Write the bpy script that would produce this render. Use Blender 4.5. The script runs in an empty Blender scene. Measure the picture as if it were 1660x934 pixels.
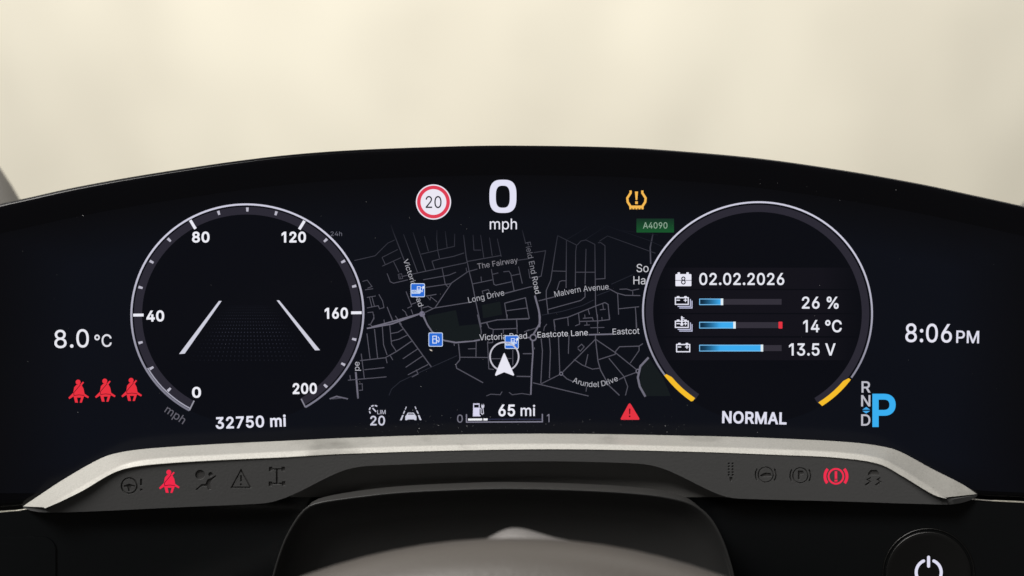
import bpy, math, random
from mathutils import Vector, noise
from mathutils.geometry import delaunay_2d_cdt

random.seed(7)
scene = bpy.context.scene
col = scene.collection
W, H = 1660.0, 934.0            # pixel frame of the photograph, used as a drafting grid

# ------------------------------------------------------------------ camera
D, PITCH, LENS = 0.62, math.radians(16.0), 50.0
CAM = Vector((0, -D * math.cos(PITCH), D * math.sin(PITCH)))
FWD = Vector((0, math.cos(PITCH), -math.sin(PITCH)))
RGT = Vector((1, 0, 0))
UPV = RGT.cross(FWD)
cd = bpy.data.cameras.new('camera')
cam = bpy.data.objects.new('camera', cd)
col.objects.link(cam)
cam.location = CAM
cam.rotation_euler = (math.radians(90) - PITCH, 0, 0)
cd.lens, cd.sensor_width, cd.sensor_fit = LENS, 36.0, 'HORIZONTAL'
cd.clip_start, cd.clip_end = 0.01, 100.0
cd.dof.use_dof = True
cd.dof.focus_distance = D - 0.008
cd.dof.aperture_fstop = 8.0
scene.camera = cam

# ------------------------------------------------------------------ world, lamps, exposure
world = bpy.data.worlds.new('World')
scene.world = world
world.use_nodes = True
bg = world.node_tree.nodes['Background']
bg.inputs['Color'].default_value = (1.0, 0.96, 0.9, 1)
bg.inputs['Strength'].default_value = 0.09


def area(name, loc, target, size, power, color=(1, 0.975, 0.93), size_y=None):
    ld = bpy.data.lights.new(name, 'AREA')
    ld.size = size
    if size_y:
        ld.shape = 'RECTANGLE'
        ld.size_y = size_y
    ld.energy, ld.color = power, color
    o = bpy.data.objects.new(name, ld)
    col.objects.link(o)
    o.location = loc
    o.rotation_euler = (Vector(target) - Vector(loc)).to_track_quat('-Z', 'Y').to_euler()
    return o


area('roof_lamp', (-0.46, -0.60, 0.88), (-0.02, -0.03, -0.05), 0.45, 23.0)
area('wall_fill', (-0.85, 0.5, 0.85), (-0.55, 1.95, -0.5), 0.9, 23.5, (1, 0.975, 0.93))  # unseen fill light added to brighten the left of the wall
area('wall_fill', (0.55, 0.5, 0.85), (0.45, 1.95, -0.5), 0.9, 18.0, (1, 0.975, 0.93))  # second added fill light, evens out the right of the wall

vs = scene.view_settings
vs.view_transform, vs.look, vs.exposure, vs.gamma = 'Standard', 'None', 0.0, 1.0
vs.use_curve_mapping = False

# ------------------------------------------------------------------ geometry of the place
R_DISP = 0.75                   # the display is a shallow concave cylinder, axis upright
AX = Vector((-0.004, -R_DISP, 0))


def ray(px, py):
    u = (px - W / 2) / W * 36.0 / LENS
    v = -(py - H / 2) / W * 36.0 / LENS
    return (FWD + RGT * u + UPV * v)


def P(px, py, d=0.0):
    """point of the display cylinder moved d metres towards the driver"""
    r = ray(px, py)
    o = CAM - AX
    a = r.x * r.x + r.y * r.y
    b = 2 * (o.x * r.x + o.y * r.y)
    c = o.x * o.x + o.y * o.y - (R_DISP - d) ** 2
    t = (-b + math.sqrt(max(b * b - 4 * a * c, 0))) / (2 * a)
    return CAM + r * t


def PD(px, py, dist):
    return CAM + ray(px, py).normalized() * dist


def toward(p):
    """unit vector from a display point to the cylinder axis (towards the driver)"""
    v = AX - p
    v.z = 0
    return v.normalized()


# ------------------------------------------------------------------ helpers
def lin(c):
    return tuple(((x / 255) / 12.92 if x / 255 <= 0.04045 else ((x / 255 + 0.055) / 1.055) ** 2.4) for x in c)


def material(name, base=(0.5, 0.5, 0.5), rough=0.5, metal=0.0, spec=0.5, coat=0.0):
    m = bpy.data.materials.new(name)
    m.use_nodes = True
    b = m.node_tree.nodes['Principled BSDF']
    b.inputs['Base Color'].default_value = (*base, 1)
    b.inputs['Roughness'].default_value = rough
    b.inputs['Metallic'].default_value = metal
    b.inputs['Specular IOR Level'].default_value = spec
    b.inputs['Coat Weight'].default_value = coat
    return m


def bsdf(m):
    return m.node_tree.nodes['Principled BSDF']


def add_bump(m, scale, strength, dist=0.001, detail=4.0, stretch=None):
    nt = m.node_tree
    tc = nt.nodes.new('ShaderNodeTexCoord')
    nz = nt.nodes.new('ShaderNodeTexNoise')
    nz.inputs['Scale'].default_value = scale
    nz.inputs['Detail'].default_value = detail
    bp = nt.nodes.new('ShaderNodeBump')
    bp.inputs['Strength'].default_value = strength
    bp.inputs['Distance'].default_value = dist
    if stretch:
        mp = nt.nodes.new('ShaderNodeMapping')
        mp.inputs['Scale'].default_value = stretch
        nt.links.new(tc.outputs['Object'], mp.inputs['Vector'])
        nt.links.new(mp.outputs['Vector'], nz.inputs['Vector'])
    else:
        nt.links.new(tc.outputs['Object'], nz.inputs['Vector'])
    nt.links.new(nz.outputs['Fac'], bp.inputs['Height'])
    nt.links.new(bp.outputs['Normal'], bsdf(m).inputs['Normal'])
    return nz


def vary(m, c1, c2, scale, lo=0.4, hi=0.6, detail=4.0, rough=None, stretch=None):
    """two-tone base colour by noise"""
    nt = m.node_tree
    tc = nt.nodes.new('ShaderNodeTexCoord')
    nz = nt.nodes.new('ShaderNodeTexNoise')
    nz.inputs['Scale'].default_value = scale
    nz.inputs['Detail'].default_value = detail
    mp = nt.nodes.new('ShaderNodeMapping')
    mp.inputs['Scale'].default_value = stretch or (1, 1, 1)
    nt.links.new(tc.outputs['Object'], mp.inputs['Vector'])
    nt.links.new(mp.outputs['Vector'], nz.inputs['Vector'])
    cr = nt.nodes.new('ShaderNodeValToRGB')
    cr.color_ramp.elements[0].position, cr.color_ramp.elements[1].position = lo, hi
    cr.color_ramp.elements[0].color, cr.color_ramp.elements[1].color = (*c1, 1), (*c2, 1)
    nt.links.new(nz.outputs['Fac'], cr.inputs['Fac'])
    nt.links.new(cr.outputs['Color'], bsdf(m).inputs['Base Color'])
    if rough:
        mr = nt.nodes.new('ShaderNodeMapRange')
        mr.inputs['To Min'].default_value, mr.inputs['To Max'].default_value = rough
        nt.links.new(nz.outputs['Fac'], mr.inputs['Value'])
        nt.links.new(mr.outputs['Result'], bsdf(m).inputs['Roughness'])


def mesh_obj(name, verts, faces, mat, parent=None, smooth=False, colors=None, normals=None):
    me = bpy.data.meshes.new(name)
    me.from_pydata([tuple(v) for v in verts], [], faces)
    me.materials.append(mat)
    if smooth:
        for p in me.polygons:
            p.use_smooth = True
    if colors:
        at = me.color_attributes.new('pix', 'FLOAT_COLOR', 'POINT')
        for i, c in enumerate(colors):
            at.data[i].color = (*c, 1)
    me.update()
    if normals:
        me.normals_split_custom_set_from_vertices([tuple(n) for n in normals])
    o = bpy.data.objects.new(name, me)
    col.objects.link(o)
    if parent:
        o.parent = parent
    return o


def thing(name, label, cat, group=None):
    o = bpy.data.objects.new(name, None)
    o.empty_display_size = 0.02
    col.objects.link(o)
    o['label'], o['category'] = label, cat
    if group:
        o['group'] = group
    return o


def smooth_line(pts, step=8.0):
    """Catmull-Rom through the points, sampled about every step pixels"""
    out = []
    n = len(pts)
    for i in range(n - 1):
        p0, p1, p2, p3 = pts[max(i - 1, 0)], pts[i], pts[i + 1], pts[min(i + 2, n - 1)]
        k = max(1, int(math.hypot(p2[0] - p1[0], p2[1] - p1[1]) / step))
        for j in range(k):
            out.append(cr_pt(p0, p1, p2, p3, j / k))
    out.append(pts[-1])
    return out


def cr_pt(p0, p1, p2, p3, t):
    # centripetal-ish: tangents limited by segment lengths
    L1 = math.dist(p1, p2) or 1e-6
    La, Lb = math.dist(p0, p1) or L1, math.dist(p2, p3) or L1
    r = []
    for k in range(2):
        m1 = (p2[k] - p0[k]) / (La + L1) * L1
        m2 = (p3[k] - p1[k]) / (Lb + L1) * L1
        t2, t3 = t * t, t * t * t
        r.append((2 * t3 - 3 * t2 + 1) * p1[k] + (t3 - 2 * t2 + t) * m1 + (-2 * t3 + 3 * t2) * p2[k] + (t3 - t2) * m2)
    return tuple(r)


def matched(lines, per=8):
    """several key polylines with equal counts -> equally sampled smooth polylines"""
    n = len(lines[0])
    out = [[] for _ in lines]
    for li, pts in enumerate(lines):
        for i in range(n - 1):
            p0, p1, p2, p3 = pts[max(i - 1, 0)], pts[i], pts[i + 1], pts[min(i + 2, n - 1)]
            for j in range(per):
                out[li].append(cr_pt(p0, p1, p2, p3, j / per))
        out[li].append(pts[-1])
    return out


def loft(rows, closed=False):
    n = len(rows[0])
    verts = [v for r in rows for v in r]
    faces = []
    for i in range(len(rows) - 1):
        for j in range(n - 1 + (1 if closed else 0)):
            k = (j + 1) % n
            faces.append((i * n + j, i * n + k, (i + 1) * n + k, (i + 1) * n + j))
    return verts, faces


def interp(pts, x):
    if x <= pts[0][0]:
        (x0, y0), (x1, y1) = pts[0], pts[1]
    elif x >= pts[-1][0]:
        (x0, y0), (x1, y1) = pts[-2], pts[-1]
    else:
        for i in range(len(pts) - 1):
            if pts[i][0] <= x <= pts[i + 1][0]:
                (x0, y0), (x1, y1) = pts[i], pts[i + 1]
                break
    return y0 + (y1 - y0) * (x - x0) / (x1 - x0)


def tube(pts, r, seg=8, closed=False):
    """round bar along 3D points"""
    rows = []
    n = len(pts)
    for i, p in enumerate(pts):
        a = pts[(i - 1) % n] if (closed or i > 0) else pts[i]
        b = pts[(i + 1) % n] if (closed or i < n - 1) else pts[i]
        t = (b - a).normalized()
        s = t.cross(Vector((0, 0, 1)))
        if s.length < 1e-4:
            s = Vector((1, 0, 0))
        s.normalize()
        w = s.cross(t)
        rows.append([p + (s * math.cos(q) + w * math.sin(q)) * r for q in (2 * math.pi * k / seg for k in range(seg))])
    if closed:
        rows.append(rows[0])
    return loft(rows, closed=True)


# --- 2D fills: constrained Delaunay, non-zero winding
def winding(pt, contours):
    w = 0
    x, y = pt
    for c in contours:
        n = len(c)
        for i in range(n):
            x0, y0 = c[i]
            x1, y1 = c[(i + 1) % n]
            if y0 <= y < y1 or y1 <= y < y0:
                if (x1 - x0) * (y - y0) / (y1 - y0) + x0 > x:
                    w += 1 if y1 > y0 else -1
    return w


def fill(contours, evenodd=False, extra=()):
    vs_, es = [], []
    for c in contours:
        b = len(vs_)
        vs_ += [Vector(p) for p in c]
        es += [(b + i, b + (i + 1) % len(c)) for i in range(len(c))]
    vs_ += [Vector(p) for p in extra]
    v, e, f, *_ = delaunay_2d_cdt(vs_, es, [], 0, 1e-5)
    keep = []
    for t in f:
        cx = sum(v[i].x for i in t) / len(t)
        cy = sum(v[i].y for i in t) / len(t)
        w = winding((cx, cy), contours)
        if (w % 2) if evenodd else w:
            keep.append(tuple(t))
    return [(p.x, p.y) for p in v], keep


def circle(cx, cy, r, n=32, ry=None):
    ry = r if ry is None else ry
    return [(cx + r * math.sin(2 * math.pi * i / n), cy - ry * math.cos(2 * math.pi * i / n)) for i in range(n)]


def rrect(x0, y0, x1, y1, r, n=5):
    pts = []
    for cx, cy, a0 in ((x1 - r, y0 + r, 0), (x1 - r, y1 - r, 90), (x0 + r, y1 - r, 180), (x0 + r, y0 + r, 270)):
        for k in range(n + 1):
            a = math.radians(a0 + 90 * k / n)
            pts.append((cx + r * math.sin(a), cy - r * math.cos(a)))
    return pts


def stroke(pts, w, closed=False):
    """outline polygons of a polyline of width w: list of quads joined (rounded by mitre)"""
    n = len(pts)
    L, Rr = [], []
    for i, p in enumerate(pts):
        a = pts[i - 1] if (i > 0 or closed) else None
        b = pts[(i + 1) % n] if (i < n - 1 or closed) else None
        def nrm(u, v):
            d = math.dist(u, v) or 1e-6
            return (-(v[1] - u[1]) / d, (v[0] - u[0]) / d)
        if a is None:
            nx, ny = nrm(p, b)
        elif b is None:
            nx, ny = nrm(a, p)
        else:
            n1, n2 = nrm(a, p), nrm(p, b)
            nx, ny = n1[0] + n2[0], n1[1] + n2[1]
            q = nx * nx + ny * ny
            s = min(2.0 / max(q, 1e-6), 1.6)
            nx, ny = nx * s, ny * s
        h = (w[i] if isinstance(w, (list, tuple)) else w) / 2
        L.append((p[0] + nx * h, p[1] + ny * h))
        Rr.append((p[0] - nx * h, p[1] - ny * h))
    return L, Rr


class Draw:
    """collects flat screen graphics in pixel space, then lays them on the curved glass"""
    def __init__(self):
        self.v, self.f, self.c = [], [], []

    def poly(self, contours, color, evenodd=False, grad=None):
        if contours and not isinstance(contours[0], list):
            contours = [contours]
        v, f = fill(contours, evenodd)
        self.raw(v, f, color, grad)
        return self

    def raw(self, v, f, color, grad=None):
        b = len(self.v)
        self.v += v
        cl = lin(color)
        self.c += [lin(grad(p)) if grad else cl for p in v]
        self.f += [tuple(i + b for i in t) for t in f]

    def line(self, pts, w, color, closed=False, grad=None, step=14):
        q = []
        m = len(pts)
        for i in range(m if closed else m - 1):
            a, b = pts[i], pts[(i + 1) % m]
            k = max(1, int(math.dist(a, b) / step))
            q += [(a[0] + (b[0] - a[0]) * j / k, a[1] + (b[1] - a[1]) * j / k) for j in range(k)]
        if not closed:
            q.append(pts[-1])
        L, Rr = stroke(q, w, closed)
        n = len(q)
        faces = [(i, (i + 1) % n, n + (i + 1) % n, n + i) for i in range(n if closed else n - 1)]
        self.raw(L + Rr, faces, color, grad)
        return self

    def text(self, s, path, cap, color, bold=0.0, grad=None, fit=True):
        run, x = [], 0
        for ch in s:
            adv, _ = GLYPH[ch]
            run.append((ch, x))
            x += adv + bold * 1.0
        ink = [p[0] + ox for ch, ox in run for c in GLYPH[ch][1] for p in c]
        x0, x1 = min(ink) - bold, max(ink) + bold
        L = sum(math.dist(path[i], path[i + 1]) for i in range(len(path) - 1))
        sy = cap / CAPH
        sx = L / (x1 - x0) if fit else sy
        for ch, ox in run:
            if not GLYPH[ch][1]:
                continue
            gx = [p[0] for c in GLYPH[ch][1] for p in c]
            mid = (min(gx) + max(gx)) / 2
            s_mid = (ox + mid - x0) * sx
            acc = 0
            for i in range(len(path) - 1):
                d = math.dist(path[i], path[i + 1])
                if acc + d >= s_mid or i == len(path) - 2:
                    t = ((path[i + 1][0] - path[i][0]) / d, (path[i + 1][1] - path[i][1]) / d)
                    o = (path[i][0] + t[0] * (s_mid - acc), path[i][1] + t[1] * (s_mid - acc))
                    break
                acc += d
            v, f = glyph_fill(ch, bold)
            vv = [(o[0] + t[0] * (p[0] - mid) * sx + t[1] * p[1] * sy,
                   o[1] + t[1] * (p[0] - mid) * sx - t[0] * p[1] * sy) for p in v]
            self.raw(vv, f, color, grad)
        return self

    def build(self, name, parent, d, mat, label=None):
        verts = [P(x, y, d) for x, y in self.v]
        o = mesh_obj(name, verts, self.f, mat, parent, colors=self.c)
        if label:
            o['label'] = label
        return o


_gc = {}


def glyph_fill(ch, bold):
    k = (ch, bold)
    if k not in _gc:
        cs = []
        for c in GLYPH[ch][1]:
            if bold:
                n = len(c)
                q = []
                for i in range(n):
                    a, p, b = c[i - 1], c[i], c[(i + 1) % n]
                    d1, d2 = math.dist(a, p) or 1, math.dist(p, b) or 1
                    n1 = ((p[1] - a[1]) / d1, -(p[0] - a[0]) / d1)
                    n2 = ((b[1] - p[1]) / d2, -(b[0] - p[0]) / d2)
                    nx, ny = n1[0] + n2[0], n1[1] + n2[1]
                    qq = max(nx * nx + ny * ny, 0.6)
                    q.append((p[0] + GSIGN * nx * 2 / qq * bold, p[1] + GSIGN * ny * 2 / qq * bold))
                c = q
            cs.append(c)
        _gc[k] = fill(cs)
    return _gc[k]


GLYPH_DATA = {
' ':(188,''),
'%':(676,'175,283 160,284 146,286 132,291 121,297 110,305 101,314 93,324 86,335 81,347 78,360 75,373 75,388 75,412 76,426 78,440 81,452 87,464 93,476 101,486 110,495 121,503 133,509 146,513 160,516 175,517 191,516 206,513 219,509 230,503 241,495 250,486 258,476 264,464 269,452 273,440 275,426 276,412 276,388 275,373 273,360 269,347 264,335 257,324 250,314 241,305 230,297 218,291 205,286 191,284|175,327 188,329 198,332 206,338 212,346 217,355 221,365 223,376 223,388 223,412 223,424 221,435 217,445 213,454 206,462 198,468 188,471 175,473 164,471 153,468 145,462 138,454 133,445 130,435 128,424 127,412 127,388 128,376 130,365 133,355 138,346 145,338 153,332 163,329|501,-10 486,-9 471,-6 458,-2 446,5 436,12 426,21 419,31 412,43 407,55 403,68 401,81 400,95 400,120 401,134 403,147 407,160 412,172 419,184 427,194 436,203 447,210 458,217 471,221 486,224 501,225 517,224 531,221 544,217 556,210 566,203 576,194 583,184 590,172 595,160 598,147 600,134 601,120 601,95 600,81 598,68 594,55 589,43 583,31 575,21 566,12 555,5 544,-2 531,-6 517,-9|501,35 513,36 523,39 531,45 538,53 543,62 546,73 548,84 549,95 549,120 548,131 546,142 543,153 538,162 532,170 524,176 513,179 501,180 489,179 479,176 471,170 464,162 459,153 456,142 453,131 453,120 453,95 453,84 455,73 459,62 464,53 470,45 479,39 489,36|132,0 482,509 540,509 191,0'),
'.':(188,'95,-4 86,-4 78,-1 70,3 63,9 57,16 53,24 50,32 50,41 50,50 53,59 57,66 63,73 70,79 78,83 86,86 95,87 104,86 113,83 121,79 128,73 134,66 138,59 140,50 141,41 140,32 138,24 134,16 128,9 121,3 113,-1 104,-4'),
'0':(453,'227,-7 199,-5 174,1 151,11 130,24 111,41 95,62 80,86 69,113 60,144 53,178 49,214 48,254 49,294 53,330 60,364 69,395 81,422 95,447 112,467 130,484 151,498 174,508 200,514 227,516 254,514 279,508 302,498 323,484 342,467 358,447 372,422 384,395 393,364 400,330 404,294 405,254 404,214 400,178 393,144 384,113 373,86 359,62 342,41 323,24 302,11 279,1 254,-5|227,50 245,51 261,56 276,63 290,74 303,87 313,103 323,122 330,144 336,168 340,194 343,223 344,254 343,285 340,314 336,341 330,365 323,387 313,405 303,422 290,435 276,446 261,453 245,458 227,460 209,458 192,453 177,446 163,435 151,422 140,405 131,387 123,365 117,341 113,314 110,285 109,254 110,223 113,194 117,168 123,144 131,122 140,103 151,87 163,74 177,63 192,56 209,51'),
'1':(453,'76,0 76,55 391,55 391,0|276,509 276,0 212,0 212,448 209,448 86,358 86,427 198,509'),
'2':(453,'64,0 64,47 234,229 248,243 261,257 272,270 282,282 291,294 299,305 305,316 311,327 315,337 318,348 320,360 320,371 319,385 317,397 313,408 308,419 301,428 293,436 283,443 273,449 262,454 250,457 237,459 224,460 209,459 196,457 184,453 172,447 162,441 153,433 145,424 139,413 134,402 130,390 128,376 127,362 66,362 67,384 71,405 77,424 86,442 98,459 111,473 126,486 143,496 162,505 182,511 203,514 225,516 247,514 268,511 288,505 306,497 323,486 337,474 350,461 361,445 370,428 376,411 380,392 381,372 380,358 378,345 375,331 371,318 365,304 357,290 347,275 336,259 322,241 306,223 288,202 267,180 153,60 153,57 389,57 389,0'),
'3':(453,'218,-7 195,-6 173,-3 152,2 133,10 114,19 98,30 83,43 70,57 60,74 52,91 46,111 44,132 109,132 111,119 115,107 120,97 126,87 134,78 144,71 154,64 165,59 178,55 191,52 204,50 219,50 234,51 248,53 262,56 275,61 287,67 297,74 307,83 315,93 321,104 325,116 328,130 329,145 328,158 326,172 322,184 316,196 308,207 299,217 288,226 275,234 260,240 242,244 223,247 201,248 157,248 157,299 288,448 288,452 70,452 70,509 372,509 372,461 211,278 211,289 239,290 264,288 287,284 308,276 327,265 344,253 359,239 371,222 381,205 387,186 392,166 393,145 392,123 387,103 380,84 370,66 358,50 344,36 327,23 309,12 288,4 266,-2 243,-6'),
'4':(453,'40,105 40,158 247,509 311,509 109,166 109,163 413,163 413,105|282,0 282,121 282,146 282,318 343,318 343,0'),
'5':(453,'221,-7 199,-6 178,-2 159,3 140,11 123,21 108,32 94,45 83,60 73,76 66,93 62,111 60,130 122,130 124,119 127,108 132,98 138,89 145,80 154,73 163,66 173,60 184,56 196,52 208,50 221,50 236,51 250,53 264,58 276,64 288,72 298,82 307,92 314,104 320,117 324,131 327,146 328,162 327,178 324,193 320,208 314,221 306,233 297,244 286,254 275,262 262,269 248,273 233,276 218,277 205,276 192,275 180,272 167,268 156,264 145,258 136,252 128,246 67,253 96,509 366,509 366,452 151,452 134,301 136,301 145,308 155,315 166,320 178,325 190,329 203,331 216,333 229,334 247,333 263,330 279,326 294,321 308,314 321,306 334,296 345,285 355,273 364,260 372,246 379,231 384,215 388,199 390,181 391,163 390,139 385,117 379,95 369,76 357,57 343,41 327,27 309,15 289,6 268,-1 245,-5'),
'6':(453,'226,-7 203,-5 182,-1 161,5 142,15 125,26 109,40 96,56 84,74 75,94 69,115 65,138 64,162 65,180 68,199 73,219 80,239 89,261 102,285 118,311 137,340 252,509 322,509 151,261 145,261 149,268 154,275 159,281 165,288 172,293 179,299 187,303 196,307 205,310 214,312 224,314 235,314 257,313 278,309 298,303 316,295 332,284 346,271 359,257 370,240 378,221 384,201 388,180 389,157 388,134 384,112 377,92 368,73 356,55 343,39 327,26 310,14 291,5 271,-2 249,-6|226,48 241,49 254,52 267,56 279,63 289,70 299,79 307,90 314,101 320,114 324,128 327,142 327,157 327,173 324,187 320,201 314,213 307,225 299,235 289,244 279,251 267,258 254,262 241,264 226,265 212,264 198,262 186,258 174,252 163,244 153,235 145,225 138,214 132,201 128,188 126,174 125,158 126,143 128,128 132,114 138,102 145,90 153,79 163,70 174,63 186,56 198,52 212,49'),
'7':(453,'97,0 323,448 323,452 62,452 62,509 391,509 391,449 165,0'),
'8':(453,'226,-7 201,-6 178,-2 156,3 136,11 117,21 101,33 86,47 74,62 64,78 57,96 53,115 52,135 53,151 55,166 59,181 65,195 72,208 81,220 90,231 101,241 113,249 125,256 139,261 153,265 153,267 135,273 119,282 105,293 93,308 83,324 76,342 72,360 70,380 72,399 75,417 82,434 90,450 101,464 114,477 129,488 146,498 164,506 184,511 204,514 226,516 248,514 269,511 288,506 306,498 323,488 337,477 350,464 361,450 370,434 377,417 380,399 382,380 380,361 376,342 369,324 359,308 347,293 333,282 318,273 300,267 300,265 314,261 327,256 339,249 351,241 362,231 372,220 380,208 387,195 393,181 397,166 400,151 401,135 399,115 395,96 388,78 378,62 366,47 352,33 335,21 317,11 296,3 275,-2 251,-6|226,49 243,50 258,52 272,55 285,60 296,66 307,74 315,82 323,91 329,102 333,113 336,126 337,139 336,152 333,165 329,177 322,189 314,199 305,208 295,216 283,223 270,228 256,232 242,234 226,235 211,234 196,232 182,228 169,223 157,216 147,208 138,199 130,189 123,177 119,165 116,152 115,139 116,126 119,113 123,102 129,91 136,82 145,74 156,66 167,60 180,55 195,52 210,50|226,290 239,290 252,292 263,296 274,300 284,306 293,313 300,321 307,330 312,341 316,351 318,363 319,376 318,388 316,399 313,410 308,420 301,429 294,437 285,444 275,449 264,454 252,457 240,459 226,460 213,459 200,457 188,454 177,449 167,444 159,437 151,429 145,420 139,410 136,399 134,388 133,376 134,363 136,351 139,341 145,330 151,321 159,313 168,306 178,300 189,296 201,292 213,290'),
'9':(453,'226,516 249,514 271,510 291,503 310,494 328,482 343,468 356,452 368,434 377,414 384,393 388,371 389,347 388,328 385,309 380,290 373,270 363,248 350,224 334,197 315,168 200,0 130,0 301,248 307,248 303,240 299,234 294,227 287,221 281,215 273,210 265,206 257,202 248,199 238,196 228,195 218,195 195,196 175,199 155,206 137,214 121,225 106,237 94,252 83,269 74,287 68,307 65,329 64,352 65,375 69,397 75,417 85,436 96,454 110,469 125,483 143,494 162,504 182,510 203,514|226,460 212,459 199,457 186,452 174,446 163,438 154,429 145,419 138,407 133,395 129,381 126,367 125,352 126,336 129,322 133,308 138,295 145,284 154,274 163,265 174,257 186,251 199,247 212,244 226,243 240,244 254,247 267,251 279,257 289,265 299,273 307,284 314,295 320,308 324,321 327,335 327,350 327,366 324,381 320,394 314,407 307,419 299,429 290,438 279,446 267,452 254,457 241,459'),
':':(188,'95,-4 86,-4 78,-1 70,3 63,9 57,16 53,24 50,32 50,41 50,50 53,59 57,66 63,73 70,79 78,83 86,86 95,87 104,86 113,83 121,79 128,73 134,66 138,59 140,50 141,41 140,32 138,24 134,16 128,9 121,3 113,-1 104,-4|95,271 86,272 78,274 70,278 63,284 57,291 53,299 50,307 50,316 50,325 53,334 57,342 63,349 70,354 78,359 86,361 95,362 104,361 113,359 121,354 128,349 134,342 138,334 140,325 141,316 140,307 138,299 134,291 128,284 121,278 113,274 104,272'),
'A':(480,'16,0 201,509 276,509 463,0 395,0 287,302 282,317 276,334 270,352 264,372 257,394 250,420 241,447 232,478 245,478 236,447 228,419 220,393 213,371 206,351 201,333 195,317 191,302 85,0|110,142 110,199 370,199 370,142'),
'C':(510,'267,-7 235,-5 205,1 177,11 150,25 126,42 104,63 86,88 70,115 57,146 48,179 42,215 40,254 42,293 48,329 57,362 70,393 86,421 104,445 126,466 150,484 177,498 205,508 235,514 267,516 286,515 305,513 323,509 340,504 357,498 373,490 388,481 402,471 415,460 427,447 438,433 448,418 456,402 463,385 469,367 473,348 408,348 405,361 401,373 395,384 389,395 382,404 375,413 366,421 357,428 348,435 337,440 327,445 315,449 304,452 292,454 280,455 267,456 245,454 223,450 203,443 184,432 166,419 150,403 137,385 125,364 116,340 109,314 105,285 103,254 105,223 109,194 116,168 125,145 137,123 151,105 166,89 184,76 203,66 223,59 245,54 267,53 280,53 292,55 304,57 315,60 327,64 337,69 348,74 357,81 366,88 375,96 382,105 389,114 395,125 401,136 405,148 408,160 473,160 469,142 463,124 457,107 448,91 438,76 428,62 416,49 402,38 388,28 373,19 357,11 341,5 323,0 305,-4 286,-6'),
'D':(502,'219,0 96,0 96,57 215,57 244,58 272,63 296,70 318,81 337,94 354,110 368,128 379,149 388,172 394,198 398,226 399,255 398,285 394,312 388,337 379,361 368,381 354,399 338,415 320,428 299,438 275,446 249,450 221,452 93,452 93,509 225,509 261,507 294,501 325,492 353,478 377,461 399,441 418,418 433,391 446,361 455,329 460,293 462,255 460,217 455,181 446,149 433,119 417,92 398,68 376,48 351,31 322,17 291,8 256,2|125,509 125,0 60,0 60,509'),
'E':(419,'60,0 60,509 372,509 372,452 125,452 125,286 355,286 355,229 125,229 125,57 375,57 375,0'),
'F':(410,'60,0 60,509 369,509 369,452 125,452 125,278 346,278 346,221 125,221 125,0'),
'H':(517,'60,0 60,509 125,509 125,289 392,289 392,509 457,509 457,0 392,0 392,232 125,232 125,0'),
'I':(301,'31,0 31,57 118,57 118,452 31,452 31,509 269,509 269,452 183,452 183,57 269,57 269,0'),
'L':(393,'60,0 60,509 125,509 125,57 361,57 361,0'),
'M':(628,'60,0 60,509 152,509 277,187 287,159 299,123 311,84 322,49 307,49 318,83 330,121 342,158 352,187 476,509 568,509 568,0 504,0 504,291 504,327 505,369 506,413 507,457 513,457 509,445 505,433 502,421 498,409 482,363 467,322 456,291 342,0 286,0 170,291 159,321 145,361 129,408 112,457 119,457 120,416 121,372 122,328 122,291 122,0'),
'N':(523,'60,0 60,509 136,509 343,183 347,176 352,169 357,160 363,151 369,141 375,130 381,119 388,107 394,94 401,82 407,68 414,55 405,54 403,68 402,81 401,95 401,108 400,121 400,134 399,146 399,157 399,195 399,509 463,509 463,0 387,0 202,290 177,331 171,342 164,354 156,367 148,381 108,452 119,454 122,384 124,328 125,291 125,0'),
'O':(533,'267,-7 235,-5 205,1 177,11 150,25 126,42 105,63 86,88 70,115 57,146 48,179 42,215 40,254 42,293 48,329 57,362 70,393 86,421 105,445 126,466 150,484 177,498 205,508 235,514 267,516 299,514 329,508 357,498 384,484 408,466 429,445 448,421 464,393 477,362 486,329 491,293 493,254 491,215 486,179 477,146 464,115 448,88 429,63 408,42 384,25 357,11 329,1 299,-5|267,53 289,54 310,59 330,66 349,76 367,89 383,105 396,123 408,144 418,168 425,194 429,223 430,254 429,286 425,314 418,341 408,365 396,386 383,404 367,420 349,433 330,443 310,450 289,454 267,456 245,454 223,450 203,443 184,433 167,420 151,404 137,385 125,364 116,340 109,314 105,285 103,254 105,223 109,194 116,168 125,144 137,123 151,105 167,89 184,76 203,66 223,59 245,54'),
'P':(445,'60,0 60,509 235,509 263,507 289,503 312,497 332,487 350,476 366,462 379,447 390,430 398,411 404,391 407,370 409,348 407,325 404,304 398,284 390,265 379,248 366,233 350,219 332,207 312,198 289,191 263,187 235,186 109,186 109,242 233,242 252,243 269,246 284,250 297,256 308,264 318,272 327,282 333,294 338,306 342,319 344,333 344,348 344,362 342,376 338,389 333,402 326,413 318,423 308,431 297,439 284,444 268,449 251,451 232,452 125,452 125,0'),
'R':(449,'60,0 60,509 236,509 264,507 290,504 313,497 333,489 351,478 367,465 380,450 390,433 399,415 405,395 408,374 409,352 408,330 405,309 399,290 390,271 380,255 367,240 351,228 333,217 312,209 289,203 264,199 236,198 96,198 96,255 234,255 252,256 269,258 284,262 298,267 309,273 319,281 327,290 334,300 339,312 342,324 344,338 345,352 344,367 342,380 339,393 334,405 327,415 319,425 309,433 298,440 284,445 269,449 252,451 233,452 125,452 125,0|353,0 230,229 303,229 428,0'),
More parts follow.
